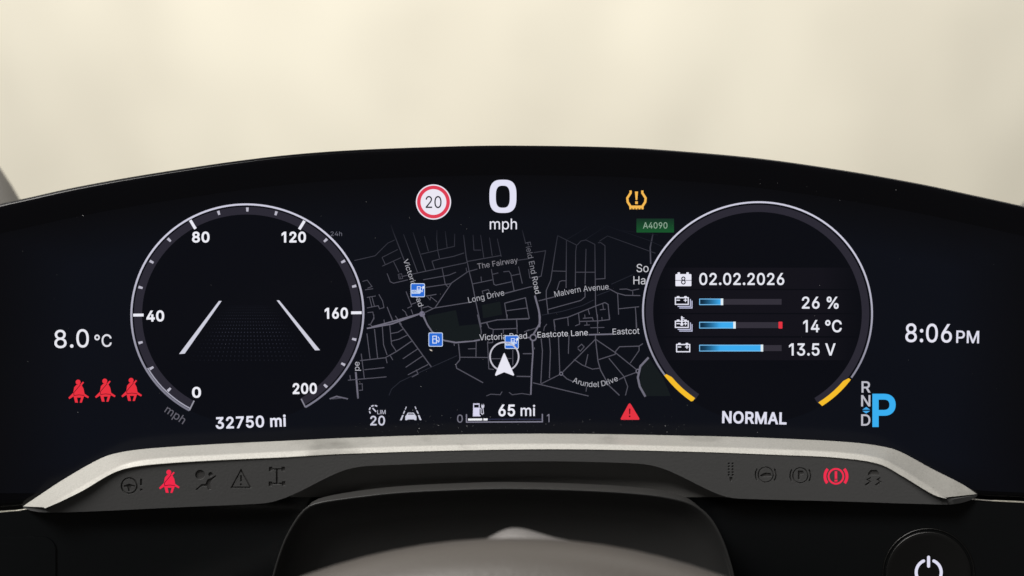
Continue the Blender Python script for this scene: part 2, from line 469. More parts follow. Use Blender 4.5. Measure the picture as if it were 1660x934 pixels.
'S':(447,'224,-9 197,-8 172,-4 149,1 128,9 108,19 91,31 76,45 64,60 54,77 46,96 41,115 38,137 104,137 107,123 110,110 116,98 123,88 132,79 142,71 154,64 166,59 180,55 194,52 209,50 224,49 241,50 257,52 272,55 286,60 299,66 311,74 321,82 329,92 336,102 341,114 345,126 346,139 345,151 342,161 338,171 332,179 325,186 316,193 307,199 296,205 284,209 272,214 259,218 245,222 184,239 154,249 128,260 105,274 86,289 71,307 60,326 54,348 52,372 53,393 58,413 65,431 75,448 87,463 102,476 119,488 138,498 158,506 180,511 203,514 227,516 252,514 275,511 296,505 316,498 334,488 351,476 365,463 377,449 387,433 394,415 399,397 401,378 337,378 334,396 326,412 316,426 302,437 286,447 267,453 247,457 225,459 209,458 194,456 180,452 167,448 156,442 145,435 136,427 129,418 123,409 118,398 116,387 115,376 116,363 119,352 124,342 131,334 139,326 148,319 158,313 169,308 180,304 191,300 202,296 212,293 264,279 276,276 287,272 299,268 312,264 324,258 336,252 347,245 359,238 369,229 379,220 387,209 395,198 401,185 405,171 407,155 408,139 407,118 403,99 396,81 386,64 374,48 360,34 343,21 323,11 302,2 278,-4 252,-8'),
'T':(449,'32,452 32,509 417,509 417,452 257,452 257,0 193,0 193,452'),
'V':(480,'204,0 16,509 84,509 192,206 197,192 203,176 209,158 215,137 222,115 230,89 239,61 248,31 235,31 244,62 252,90 260,115 267,138 274,158 279,176 285,192 290,206 395,509 463,509 278,0'),
'a':(389,'160,-9 142,-8 126,-5 110,-1 94,5 80,12 68,22 57,32 48,45 40,58 35,73 31,90 30,108 31,123 34,138 38,150 43,161 50,171 58,179 67,187 78,193 89,199 100,203 112,207 125,211 138,213 152,216 165,218 178,220 234,227 244,228 252,230 259,232 265,235 270,238 273,243 275,248 276,255 276,257 275,268 273,279 271,288 267,297 262,304 256,311 248,317 240,322 230,326 220,329 208,330 196,331 183,330 171,329 159,326 149,322 140,318 132,313 124,307 118,301 112,294 107,288 103,281 100,274 41,291 48,308 57,322 67,335 79,346 91,355 104,364 118,370 133,375 148,379 163,382 179,384 194,384 204,384 215,383 227,382 239,379 251,376 263,372 275,367 286,360 296,353 306,343 315,333 322,320 329,306 333,290 336,272 337,251 337,0 277,0 277,52 272,52 269,45 264,38 258,32 252,25 244,18 236,12 226,6 215,1 203,-3 190,-6 176,-8|170,45 187,46 202,49 216,53 228,59 239,66 248,74 257,83 263,93 269,104 272,115 275,126 276,138 276,190 273,188 270,186 265,184 259,182 253,180 246,179 239,177 231,176 200,171 175,168 165,166 154,164 144,162 134,159 125,155 117,150 110,145 103,139 98,132 95,124 93,115 92,105 92,95 94,87 98,79 102,72 107,66 114,61 121,56 130,52 139,49 149,47 159,46'),
'c':(396,'207,-8 182,-7 159,-2 137,6 117,16 98,30 82,46 68,64 56,85 46,108 40,133 36,159 34,187 36,216 40,243 46,268 56,291 68,312 82,330 98,346 117,360 137,371 159,378 182,383 207,384 221,384 234,383 247,380 260,377 272,373 284,368 295,362 305,356 315,349 324,341 332,332 340,322 347,312 353,301 358,289 362,277 303,262 301,269 298,276 294,283 290,289 286,295 281,301 276,306 270,311 264,315 257,319 250,322 242,325 234,327 226,329 217,329 207,330 189,329 173,325 158,319 145,310 134,300 124,287 115,274 108,258 103,242 99,224 97,206 96,187 97,169 99,151 103,134 108,117 115,102 124,89 134,76 145,66 158,57 173,51 189,48 207,46 217,47 226,48 234,49 243,52 250,54 258,58 264,62 271,66 277,71 282,76 287,82 292,89 296,95 299,102 302,110 304,117 363,102 359,90 354,78 348,67 341,56 334,46 325,37 316,29 306,21 296,15 285,9 273,4 261,-1 248,-4 235,-6 221,-8'),
'd':(424,'195,-8 172,-7 151,-2 130,5 111,16 94,29 79,45 66,64 55,84 46,108 39,133 35,160 34,189 35,218 39,245 46,270 55,293 66,313 79,332 95,347 112,361 131,371 151,378 173,383 196,384 213,384 228,381 241,378 253,373 263,367 272,360 280,353 287,346 293,338 298,331 303,325 306,319 311,319 311,509 372,509 372,0 313,0 313,59 307,59 303,53 298,46 293,39 287,31 280,24 272,17 263,10 252,4 241,-1 227,-5 212,-7|205,47 221,48 236,51 250,57 263,65 274,75 284,86 293,100 299,115 305,132 309,150 311,169 312,189 311,210 309,229 305,247 300,263 293,278 284,291 275,302 263,312 251,320 237,325 221,329 205,330 187,329 172,325 157,319 145,311 133,301 124,290 115,276 108,261 103,245 99,227 97,209 96,189 97,170 99,151 103,133 109,117 115,101 124,88 134,76 145,66 158,57 172,51 188,48'),
'e':(404,'212,-8 185,-7 161,-2 138,6 117,16 98,30 82,46 68,64 56,85 46,108 40,132 35,159 34,187 35,215 39,242 46,267 55,290 67,311 81,329 97,346 115,359 135,370 157,378 180,383 205,384 221,384 236,382 251,379 266,374 280,368 294,361 307,351 319,341 331,329 341,315 350,299 357,282 363,263 368,242 370,219 371,194 371,169 75,169 75,221 338,221 310,202 309,220 307,237 303,254 298,269 291,282 283,294 273,305 263,314 250,321 237,326 222,329 205,330 189,329 173,326 159,321 146,313 135,304 125,294 116,282 109,270 103,256 99,241 97,226 96,211 96,178 97,157 100,139 104,122 110,106 118,92 128,80 139,70 151,61 165,55 179,50 195,47 212,46 224,47 234,48 244,50 254,53 263,56 271,61 278,66 285,73 292,80 297,88 302,96 306,105 365,91 360,77 353,63 345,51 335,39 324,29 311,19 298,11 283,4 266,-1 249,-5 231,-7'),
'g':(425,'207,-151 187,-150 168,-148 150,-144 134,-140 119,-134 105,-127 93,-119 82,-110 73,-101 64,-91 57,-80 51,-69 101,-41 106,-47 110,-53 116,-59 122,-66 128,-72 136,-78 145,-83 154,-88 165,-92 178,-95 192,-97 207,-97 229,-96 249,-92 267,-85 282,-75 295,-62 304,-47 310,-28 311,-6 311,68 306,68 302,62 298,56 293,49 287,41 280,34 272,28 263,21 252,16 241,11 227,8 212,5 195,5 173,6 152,10 132,17 113,27 95,39 80,53 67,71 55,90 46,112 39,136 35,163 34,191 35,220 39,246 46,271 55,293 66,314 80,332 95,347 112,361 131,371 152,378 173,383 196,384 213,384 228,382 242,378 253,373 264,367 273,360 281,353 288,346 294,338 299,331 304,325 308,319 313,319 313,379 372,379 372,-9 371,-32 367,-54 360,-73 350,-90 338,-104 324,-117 308,-127 291,-136 271,-142 251,-147 229,-150|205,59 222,60 237,63 251,68 264,75 275,84 285,95 293,107 300,121 305,137 309,154 312,172 312,193 312,212 309,231 305,248 300,264 293,278 285,291 275,303 264,312 251,320 237,325 222,329 205,330 188,329 172,325 158,320 145,312 134,302 124,290 115,277 109,262 103,246 99,229 97,212 96,193 97,173 99,155 103,138 109,123 116,108 124,96 134,85 145,76 158,68 172,63 188,60'),
'h':(410,'114,227 114,0 53,0 53,509 114,509 114,287 102,287 112,312 124,332 137,349 152,362 169,372 187,379 207,383 227,384 246,383 264,380 280,376 295,369 309,360 321,349 332,336 341,321 348,304 353,285 356,264 357,240 357,0 296,0 296,235 295,256 290,275 283,291 273,304 260,315 246,323 229,328 210,329 197,328 184,326 172,322 161,317 150,311 141,303 133,293 126,283 121,271 117,257 114,243'),
'i':(167,'53,0 53,379 114,379 114,0|84,443 75,444 67,446 60,449 54,455 48,461 44,468 42,475 41,483 42,491 44,499 48,506 54,512 60,517 67,521 75,523 84,524 92,523 100,521 107,517 114,512 119,506 123,499 126,491 126,483 126,475 123,468 119,461 114,455 107,449 100,446 92,444'),
'k':(381,'110,137 110,212 121,212 284,379 360,379 184,199 177,199|53,0 53,509 114,509 114,0|294,0 148,186 191,229 372,0'),
'l':(189,'139,-2 119,-1 101,3 86,10 74,20 65,33 58,47 54,65 53,84 53,509 114,509 114,99 114,87 115,77 117,68 120,62 124,58 130,54 137,53 146,52 160,53 170,54 181,3 162,-1 156,-2 151,-2 145,-2'),
'm':(610,'53,0 53,379 112,379 112,295 108,295 112,310 118,323 125,335 132,346 141,355 151,363 161,370 172,376 183,380 195,384 207,386 219,386 239,385 257,380 273,372 287,361 299,347 309,331 316,314 321,295 312,295 317,308 322,321 329,332 337,343 347,353 357,361 368,369 381,375 394,380 407,383 422,385 437,386 453,385 468,383 483,378 497,372 510,364 522,354 532,342 541,328 548,313 553,296 556,276 557,255 557,0 496,0 496,254 494,273 490,289 483,302 473,313 460,321 447,326 433,329 419,330 406,330 395,328 384,324 374,320 365,314 358,307 351,299 345,290 341,280 338,270 336,259 335,247 335,0 274,0 274,260 273,275 269,288 262,301 253,311 242,320 229,326 215,329 199,330 188,330 178,328 168,325 158,320 148,314 140,307 132,299 126,289 121,278 117,266 114,253 114,238 114,0'),
'n':(410,'114,227 114,0 53,0 53,379 112,379 112,287 102,287 112,312 124,332 137,349 152,362 169,372 187,379 207,383 227,384 246,383 264,380 280,376 295,369 309,360 321,349 332,336 341,321 348,304 353,285 356,264 357,240 357,0 296,0 296,235 295,256 290,275 283,291 273,304 260,315 246,323 229,328 210,329 197,328 184,326 172,322 161,317 150,311 141,303 133,293 126,283 121,271 117,257 114,243'),
'o':(415,'207,-8 182,-7 159,-2 137,6 117,16 98,30 82,46 68,64 56,85 46,108 40,133 36,159 34,187 36,216 40,243 46,268 56,291 68,312 82,330 98,346 117,360 137,371 159,378 182,383 207,384 233,383 256,378 278,371 299,360 317,346 333,330 347,312 359,291 369,268 376,243 380,216 381,187 380,159 376,133 369,108 359,85 347,64 333,46 317,30 299,16 278,6 256,-2 233,-7|207,46 226,48 242,51 257,57 270,66 282,76 292,89 300,102 307,117 312,134 316,151 318,169 319,187 318,206 316,224 312,242 307,258 300,274 292,287 282,300 270,310 257,319 242,325 226,329 207,330 189,329 173,325 158,319 145,310 134,300 124,287 115,274 108,258 103,242 99,224 97,206 96,187 97,169 99,151 103,134 108,117 115,102 124,89 134,76 145,66 158,57 173,51 189,48'),
'p':(424,'53,-143 53,379 112,379 112,319 118,319 122,325 126,331 131,338 137,346 144,353 152,360 161,367 171,373 183,378 197,381 212,384 229,384 252,383 274,378 294,371 313,361 330,347 345,332 359,313 370,293 379,270 385,245 389,218 390,189 389,160 385,133 379,108 370,84 359,64 346,45 330,29 313,16 294,5 274,-2 252,-7 229,-8 213,-7 198,-5 184,-1 173,4 162,10 153,17 145,24 138,31 132,39 127,46 122,53 118,59 114,59 114,-143|220,47 237,48 253,51 267,57 279,66 291,76 301,88 309,101 316,117 321,133 325,151 327,170 328,189 327,209 325,227 321,245 316,261 309,276 301,290 291,301 280,311 267,319 253,325 237,329 220,330 203,329 188,325 174,320 161,312 150,302 140,291 132,278 125,263 120,247 116,229 113,210 113,189 113,169 116,150 120,132 125,115 132,100 140,86 150,75 162,65 174,57 188,51 204,48'),
'r':(259,'53,0 53,379 112,379 112,321 115,321 122,335 130,347 140,358 152,367 166,375 181,380 196,384 213,385 229,384 243,384 243,322 230,324 224,325 219,325 213,326 207,326 194,325 182,323 170,319 159,315 149,309 140,301 132,293 126,284 121,273 117,262 114,250 114,237 114,0'),
's':(365,'182,-8 163,-7 145,-5 128,-2 112,3 98,10 84,18 72,27 62,38 53,50 45,63 40,78 36,94 94,107 99,92 105,79 114,69 124,60 136,54 150,49 165,46 181,45 200,46 217,50 232,55 244,62 255,71 262,81 267,91 268,103 267,112 265,121 260,129 254,136 246,142 237,147 225,151 212,155 149,170 125,177 104,186 87,196 72,208 61,222 53,237 48,255 47,274 48,290 51,305 57,319 65,332 75,343 87,354 100,363 115,370 131,377 149,381 167,384 187,384 206,384 223,381 239,378 254,372 267,366 279,358 290,349 299,339 307,328 314,316 319,303 324,290 268,277 264,288 258,298 251,307 243,316 232,323 219,328 205,331 187,333 171,332 156,329 143,324 131,317 121,308 114,299 110,289 109,277 110,267 112,258 117,250 124,243 133,237 144,232 157,227 172,223 229,209 254,202 275,194 292,183 306,171 317,158 325,142 330,125 331,107 330,90 326,75 321,61 312,47 302,35 290,24 276,15 260,6 242,0 223,-5 203,-7'),
't':(227,'204,379 204,327 6,327 6,379|65,471 126,471 126,98 127,86 128,76 132,68 136,61 142,56 150,53 159,51 170,50 185,51 202,54 213,2 208,0 203,-1 198,-2 192,-3 186,-3 180,-4 174,-4 168,-4 145,-3 125,2 107,10 92,21 80,35 72,52 67,71 65,93'),
'u':(410,'182,-5 164,-4 146,-1 130,4 115,11 101,20 89,31 78,44 69,59 62,76 57,95 54,116 53,139 53,379 114,379 114,144 115,123 119,105 127,89 137,75 150,64 164,56 181,52 200,50 213,51 226,53 238,57 249,62 259,69 268,77 276,86 283,97 289,109 293,122 295,137 296,153 296,379 357,379 357,0 298,0 298,92 307,92 297,67 286,47 272,30 257,17 240,7 222,0 203,-4'),
'v':(389,'163,0 17,379 84,379 165,155 171,138 177,121 182,104 187,87 191,70 196,53 201,37 206,21 184,21 189,37 194,53 198,70 203,87 207,104 213,121 218,138 224,155 305,379 371,379 226,0'),
'w':(567,'138,0 23,379 87,379 133,214 138,196 143,177 149,157 154,137 159,115 165,91 170,67 175,41 165,41 170,66 175,90 180,113 186,135 191,156 196,176 201,195 206,214 252,379 316,379 362,214 366,196 371,176 376,157 382,136 387,114 392,91 397,67 402,41 391,41 397,66 402,90 408,113 413,135 418,156 423,176 429,195 434,214 480,379 545,379 429,0 368,0 319,172 305,225 301,239 297,252 294,266 291,280 277,338 291,338 277,280 263,225 259,211 255,198 252,185 248,172 199,0'),
'y':(389,'47,-139 61,-86 71,-87 80,-89 88,-90 96,-90 104,-89 111,-87 118,-84 124,-80 130,-74 136,-67 141,-58 146,-48 151,-36 163,-1 17,379 84,379 165,155 171,138 177,121 182,104 187,87 191,70 196,53 201,37 206,21 184,21 188,37 193,53 198,70 202,87 207,104 212,121 218,138 224,155 305,379 371,379 204,-58 198,-72 191,-85 184,-97 177,-107 168,-116 159,-124 150,-130 139,-136 128,-140 117,-143 104,-145 91,-145 84,-145 77,-145 71,-144 65,-143 59,-142 54,-141 51,-140'),
'°':(316,'158,283 143,284 128,287 114,292 101,298 88,307 77,316 67,327 59,340 52,353 47,367 44,382 43,397 44,413 47,428 52,442 59,455 67,468 77,479 88,489 101,497 114,504 128,509 143,512 158,513 174,512 188,509 202,504 216,497 228,489 239,479 249,468 257,455 264,442 269,428 272,413 273,397 272,382 269,367 264,353 257,340 249,327 239,316 228,307 216,298 202,292 188,287 174,284|158,334 167,335 175,336 183,339 190,343 197,347 203,353 209,359 213,366 217,373 220,381 221,389 222,397 221,406 220,414 217,422 213,430 209,437 203,443 197,448 190,453 183,457 175,459 167,461 158,462 150,461 141,459 134,457 126,453 119,448 113,443 108,437 103,430 99,422 97,414 95,406 95,397 95,389 97,381 99,373 103,366 108,359 113,353 119,347 126,343 134,339 141,336 150,335'),
}
GLYPH = {k: (a, [[tuple(map(int, p.split(','))) for p in c.split()] for c in s.split('|')] if s else [])
         for k, (a, s) in GLYPH_DATA.items()}
GLYPH['I'] = (170, [[(55, 0), (115, 0), (115, 530), (55, 530)]])
CAPH = max(p[1] for c in GLYPH['H'][1] for p in c)
GLYPH['I'] = (170, [[(55, 0), (115, 0), (115, CAPH), (55, CAPH)]])


def _area(c):
    return sum(c[i - 1][0] * c[i][1] - c[i][0] * c[i - 1][1] for i in range(len(c))) / 2


GSIGN = 1 if _area(GLYPH['H'][1][0]) > 0 else -1
if GSIGN < 0:
    GLYPH['I'][1][0].reverse()
def mix(a, b, t):
    t = max(0, min(1, t))
    return tuple(x + (y - x) * t for x, y in zip(a, b))


_one = [c for c in GLYPH['1'][1] if len(c) > 4]
GLYPH['1'] = (400, _one if _one else GLYPH['1'][1])

# ------------------------------------------------------------------ materials
M_GLASS = material('black_display_glass', (0.0022, 0.0022, 0.0030), 0.14, spec=0.14)
M_PIX = material('lit_screen_pixels', (0, 0, 0), 0.2, spec=0.08)
_a = M_PIX.node_tree.nodes.new('ShaderNodeVertexColor')
_a.layer_name = 'pix'
M_PIX.node_tree.links.new(_a.outputs['Color'], bsdf(M_PIX).inputs['Emission Color'])
bsdf(M_PIX).inputs['Emission Strength'].default_value = 1.0
M_SILVER = material('satin_silver_paint', (0.5, 0.485, 0.44), 0.5, metal=0.1, spec=0.35)
M_FACE = material('charcoal_matt_plastic', (0.066, 0.066, 0.067), 0.55, spec=0.4)
M_INLAY = material('black_icon_inlay', (0.05, 0.049, 0.049), 0.5)
M_DASH = material('black_gloss_dash', (0.0020, 0.0023, 0.0026), 0.16, spec=0.2)
M_COWL = material('black_soft_plastic', (0.021, 0.021, 0.021), 0.42, spec=0.35)
M_COWLTOP = material('dark_grey_soft_plastic', (0.044, 0.043, 0.042), 0.6, spec=0.35)
M_LEATHER = material('greige_leather', (0.068, 0.061, 0.055), 0.48, spec=0.4)
M_CREST = material('grained_glistening_leather', (0.15, 0.142, 0.138), 0.4, spec=0.5)  # rim leather in a lighter tone, standing in for light glistening on it
M_WALL = material('cream_cloth_wall', (0.82, 0.775, 0.64), 0.9, spec=0.1)
M_PAD = material('grey_dash_pad', (0.13, 0.124, 0.115), 0.8, spec=0.2)
M_RECESS = material('charcoal_recess_plastic', (0.12, 0.118, 0.115), 0.6, spec=0.3)
M_CHROME = material('bright_seam_metal', (0.55, 0.53, 0.48), 0.3, metal=1.0)
M_RING = material('black_button_bezel', (0.002, 0.002, 0.002), 0.25, spec=0.18)
M_DUST = material('pale_dust', (0.26, 0.26, 0.27), 0.9, spec=0.1)
vary(M_WALL, (0.765, 0.725, 0.615), (0.84, 0.80, 0.68), 2.6, 0.35, 0.65, 2.0)  # colour mottling that strengthens the soft shading of the folds
add_bump(M_FACE, 900, 0.25, 0.0004)
add_bump(M_COWL, 700, 0.2, 0.0004)
add_bump(M_COWLTOP, 700, 0.25, 0.0004)
add_bump(M_LEATHER, 600, 0.25, 0.0006)
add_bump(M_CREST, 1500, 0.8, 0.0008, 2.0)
vary(M_SILVER, (0.25, 0.243, 0.225), (0.43, 0.42, 0.393), 30, 0.24, 0.42, 7.0, (0.6, 0.45), (1, 1, 2.2))
add_bump(M_SILVER, 2600, 0.12, 0.0003)


def add_grain(m, scale, amount):
    """fine metallic fleck in the paint"""
    nt = m.node_tree
    link = bsdf(m).inputs['Base Color'].links[0]
    src = link.from_socket
    tc = nt.nodes.new('ShaderNodeTexCoord')
    nz = nt.nodes.new('ShaderNodeTexNoise')
    nz.inputs['Scale'].default_value = scale
    nz.inputs['Detail'].default_value = 3.0
    nt.links.new(tc.outputs['Object'], nz.inputs['Vector'])
    mr = nt.nodes.new('ShaderNodeMapRange')
    mr.inputs['From Min'].default_value, mr.inputs['From Max'].default_value = 0.3, 0.7
    mr.inputs['To Min'].default_value, mr.inputs['To Max'].default_value = 1 - amount, 1 + amount
    nt.links.new(nz.outputs['Fac'], mr.inputs['Value'])
    mx = nt.nodes.new('ShaderNodeVectorMath')
    mx.operation = 'SCALE'
    nt.links.new(src, mx.inputs[0])
    nt.links.new(mr.outputs['Result'], mx.inputs['Scale'])
    nt.links.new(mx.outputs['Vector'], bsdf(m).inputs['Base Color'])


add_grain(M_SILVER, 1400, 0.09)

# ------------------------------------------------------------------ wall behind the car
nx, nz = 240, 110
rows = []
for j in range(nz + 1):
    r = []
    for i in range(nx + 1):
        x = -3.0 + 6.0 * i / nx
        z = -2.0 + 3.6 * j / nz
        q = Vector((x * 2.2 + 0.35 * z, z * 0.55 - 0.2 * x, 3.1))
        f = noise.noise(q) * 0.010 + noise.noise(Vector((x * 5.2 - 1.9 * z, z * 2.0 + 1.1 * x, 7.7))) * 0.017 + noise.noise(Vector((x * 8.5 + 3 * z, z * 3.1 - x, 2.2))) * 0.006
        r.append(Vector((x, 1.95 + f, z)))
    rows.append(r)
v, f = loft(rows)
wall = mesh_obj('wall', v, f, M_WALL, smooth=True)
wall['kind'] = 'structure'
wall['label'] = 'cream cloth-like wall with soft folds, out of focus behind the display'

# padded dash top whose raised ends peep out beside the display, out of focus
sil = [(-420, -40), (-200, 105), (-90, 185), (0, 272), (38, 334), (110, 440), (300, 520), (830, 540), (1400, 520),
       (1570, 440), (1638, 350), (1660, 327), (1760, 225), (1880, 120), (2080, -40)]
sil = smooth_line(sil, 30)
rows = []
for k, (dist, dy) in enumerate(((0.86, 420), (0.88, 60), (0.90, 12), (0.92, 0), (0.96, 4), (1.10, 30))):
    rows.append([PD(x, y + dy, dist) for x, y in sil])
v, f = loft(rows)
pad = mesh_obj('dashboard_top_pad', v, f, M_PAD, smooth=True)
pad['label'] = 'blurred grey padded dashboard top rising behind both ends of the display'
pad['category'] = 'dashboard pad'

# ------------------------------------------------------------------ the display
disp = thing('instrument_display', 'wide curved black glass instrument display with lit dials and map', 'display')
TOP = smooth_line([(-260, 405), (-130, 366), (0, 332), (38, 323.5), (126, 304), (253, 281.5), (420, 257.5), (545, 246), (725, 238.5),
                   (830, 237), (1005, 240), (1120, 247.5), (1240, 259), (1376, 278.7), (1493, 299.5), (1570, 316), (1660, 336),
                   (1790, 369), (1920, 408)], 12)
BOT = smooth_line([(-260, 856), (0, 828.5), (36, 825.5), (120, 806), (300, 768), (560, 742), (830, 735), (1100, 740), (1400, 768),
                   (1530, 800), (1585, 809), (1660, 813), (1920, 836)], 12)
xs = [p[0] for p in TOP]
NR = 26
rows = []
base_top = [P(x, y, 0) for x, y in TOP]
bot3 = [P(x, interp(BOT, x), 0) for x in xs]


def at_z(x, z, d):
    """point on the glass cylinder at pixel column x of the top edge, height z, offset d"""
    p = P(x, interp(TOP, x), 0)
    t = toward(p)
    q = p + t * d
    q.z = z
    return q


prof = [(-0.010, -0.0095), (-0.0062, -0.0035), (-0.0042, -0.0012), (-0.0026, -0.0003), (-0.0014, 0.0), (-0.0005, -0.0004), (-0.0001, -0.0012), (0.0, -0.0024)]
back_bot = [bot3[i] + toward(bot3[i]) * -0.010 for i in range(len(xs))]
rows.append(back_bot)
for d, dz in prof:
    rows.append([base_top[i] + toward(base_top[i]) * d + Vector((0, 0, dz)) for i in range(len(xs))])
top_front = rows[-1]
for k in range(1, NR + 1):
    t = k / NR
    row = []
    for i, x in enumerate(xs):
        ytop = TOP[i][1] + 9.0
        row.append(P(x, ytop + (interp(BOT, x) - ytop) * t, 0))
    rows.append(row)
rows.append(back_bot)
v, f = loft(rows)
n = len(xs)
f.append(tuple(r * n for r in range(len(rows) - 1)))
f.append(tuple(r * n + n - 1 for r in reversed(range(len(rows) - 1))))
glass = mesh_obj('glass_panel', v, f, M_GLASS, disp, smooth=True)

# lit area of the screen
g = Draw()
SX0, SX1 = -10, 1672
cols_ = [SX0 + (SX1 - SX0) * i / 80 for i in range(81)]
vv, ff = [], []
for i, x in enumerate(cols_):
    y0, y1 = interp(TOP, x) + 47, min(interp(BOT, x) - 14, 800)
    for j in range(13):
        vv.append((x, y0 + (y1 - y0) * (j / 12) ** 1.25))
ff = [(i * 13 + j, (i + 1) * 13 + j, (i + 1) * 13 + j + 1, i * 13 + j + 1) for i in range(80) for j in range(12)]
EDGE = (11, 11, 14)


def screen_grad(p):
    y0, y1 = interp(TOP, p[0]) + 47, min(interp(BOT, p[0]) - 14, 800)
    k = min((p[0] - SX0) / 130, (SX1 - p[0]) / 130, (p[1] - y0) / 75, (y1 - p[1]) / 30 + 0.3, 1.0)
    return mix(EDGE, (14, 16, 23), k)


g.raw(vv, ff, (14, 16, 23), screen_grad)
g.build('screen_area', disp, 0.00015, M_PIX, 'faintly glowing navy black screen area')

WHITE = (226, 226, 242)
GREY = (110, 108, 118)


# --- dials
def gauge(side):
    if side == 'L':
        cx, cy, rx, ry, s = 401.0, 509.0, 188.0, 177.5, -1
    else:
        cx, cy, rx, ry, s = 1228.0, 506.5, 185.5, 178.5, 1

    def pt(a, r):
        a = math.radians(a)
        dx, dy = rx * r * math.sin(a), -ry * r * math.cos(a)
        return (cx + dx, cy + dy + s * (0.0106 + 0.00011 * dy) * dx)
    return pt


def arc(pt, a0, a1, r, step=3.0):
    k = max(2, int(abs(a1 - a0) / step))
    return [pt(a0 + (a1 - a0) * i / k, r) for i in range(k + 1)]


def band(g, pt, a0, a1, r0, r1, color, grad=None):
    A, B = arc(pt, a0, a1, r0), arc(pt, a0, a1, r1)
    n = len(A)
    g.raw(A + B, [(i, i + 1, n + i + 1, n + i) for i in range(n - 1)], color, grad)


def disc_faces(pt, r, rings=8):
    vv, ff = [pt(0, 0)], []
    for k in range(1, rings + 1):
        vv += [pt(i * 6, r * k / rings) for i in range(60)]
    for i in range(60):
        ff.append((0, 1 + i, 1 + (i + 1) % 60))
    for k in range(rings - 1):
        for i in range(60):
            a, b = 1 + k * 60 + i, 1 + k * 60 + (i + 1) % 60
            ff.append((a, b, b + 60, a + 60))
    return vv, ff


L1, L2, L3, L4, L5 = 0.0003, 0.00042, 0.00055, 0.0007, 0.00085
pl, pr = gauge('L'), gauge('R')
BAND = (44, 42, 52)


def ring_grad(p):
    return mix((206, 205, 222), (120, 119, 134), (p[1] - 400) / 260)


speedo = None
g = Draw()
g.raw(*disc_faces(pl, 1.0), (12, 13, 19))
speedo = g.build('speedometer', disp, L3, M_PIX, 'left dial, speedometer ring marked 0 to 200')
g = Draw()
band(g, pl, -150, 150, 0.978, 0.908, BAND)
g.build('dial_band', speedo, L4, M_PIX)
g = Draw()
band(g, pl, -150, 150, 1.009, 0.992, WHITE, ring_grad)
g.line([pl(-150, 1.0), pl(-149.5, 0.905)], 2.2, (150, 149, 160))
g.line([pl(150, 1.0), pl(149.5, 0.915)], 2.2, (130, 129, 142))
band(g, pl, -150, -119, 0.988, 0.977, (165, 164, 180))
g.build('dial_ring', speedo, L5, M_PIX)
for val in range(0, 201, 10):
    a = (val - 100) * 1.5
    if val in (0, 200):
        continue
    g = Draw()
    if val % 40 == 0:
        g.line([pl(a, 0.985), pl(a, 0.895)], 4.6, (236, 236, 246))
    else:
        g.line([pl(a, 0.972), pl(a, 0.935)], [4.4, 3.4], (186, 184, 198), step=99)
    g.build('scale_mark', speedo, L5 + 0.0001, M_PIX)
for s, x0, x1, yb, h in (('80', 311.3, 339.7, 392.5, 16), ('120', 456.5, 496, 392.5, 16), ('40', 237.4, 266.3, 520.8, 16.2),
                         ('160', 526.5, 564.2, 516.2, 16.2), ('0', 311.4, 326, 644.3, 16), ('200', 474.5, 513.8, 638.2, 16)):
    sl = 0.0 if s in ('80', '120') else (-0.02 if x0 < 330 else -0.012)
    Draw().text(s, [(x0, yb), (x1, yb + sl * (x1 - x0))], h, (238, 238, 246), 26).build('numeral', speedo, L5, M_PIX)
Draw().text('mph', [(266, 667.5), (296, 688)], 13.0, (98, 96, 106), 4).build('unit_text', speedo, L5, M_PIX)
g = Draw()
g.poly([(354.9, 488), (359.4, 488), (299.4, 573.4), (290.3, 574)], (206, 206, 220))
g.build('lane_line', speedo, L5, M_PIX)
g = Draw()
g.poly([(448.5, 487), (452.6, 487), (518.8, 567.8), (510.7, 568)], (206, 206, 220))
g.build('lane_line', speedo, L5, M_PIX)
g = Draw()
for j in range(17):
    t = j / 16
    y = 496 + 88 * t ** 1.25
    half = 42 + 62 * t
    n = 30
    for i in range(n):
        x = 404 + half * (2 * (i + 0.5) / n - 1)
        e = 1 - abs(2 * (i + 0.5) / n - 1)
        b = min(1, e * 2.2) * (1 - abs(t - 0.55) * 1.3)
        if b > 0.08:
            c = mix((12, 13, 19), (46, 48, 61), b)
            s = 0.55 + 0.35 * t
            g.raw([(x - s, y - s), (x + s, y - s), (x + s, y + s), (x - s, y + s)], [(0, 1, 2, 3)], c)
o = g.build('road_dots', speedo, L5, M_PIX)
o['kind'] = 'stuff'
Draw().text('32750 mi', [(350, 694.8), (463.7, 690.8)], 17.6, (228, 228, 242), 21).build('odometer_text', disp, L5, M_PIX, 'white odometer reading 32750 mi')

# right dial
g = Draw()
g.raw(*disc_faces(pr, 1.0), (12, 13, 19))
power = g.build('power_dial', disp, L3, M_PIX, 'right dial with date, battery bars and yellow ends')
g = Draw()
band(g, pr, -146, 147, 0.977, 0.912, BAND)
g.build('dial_band', power, L4, M_PIX)
g = Draw()
band(g, pr, -126, 125, 1.009, 0.993, WHITE, ring_grad)
g.build('dial_ring', power, L5, M_PIX)
for a0, a1 in ((-126, -145.5), (126, 146.5)):
    g = Draw()
    s = 1 if a1 > 0 else -1
    A = [pr(a0, 1.008)] + arc(pr, a0 + s * 1, a1 - s * 0.6, 1.008) + [pr(a1, 0.995)]
    B = [pr(a0, 0.985)] + arc(pr, a0 + s * 3, a1, 0.963) + [pr(a1, 0.965)]
    k = min(len(A), len(B))
    A, B = A[:k], B[:k]
    g.raw(A + B, [(i, i + 1, k + i + 1, k + i) for i in range(k - 1)], (246, 190, 44))
    g.build('yellow_arc', power, L5 + 0.0001, M_PIX)
TXT = (230, 231, 240)
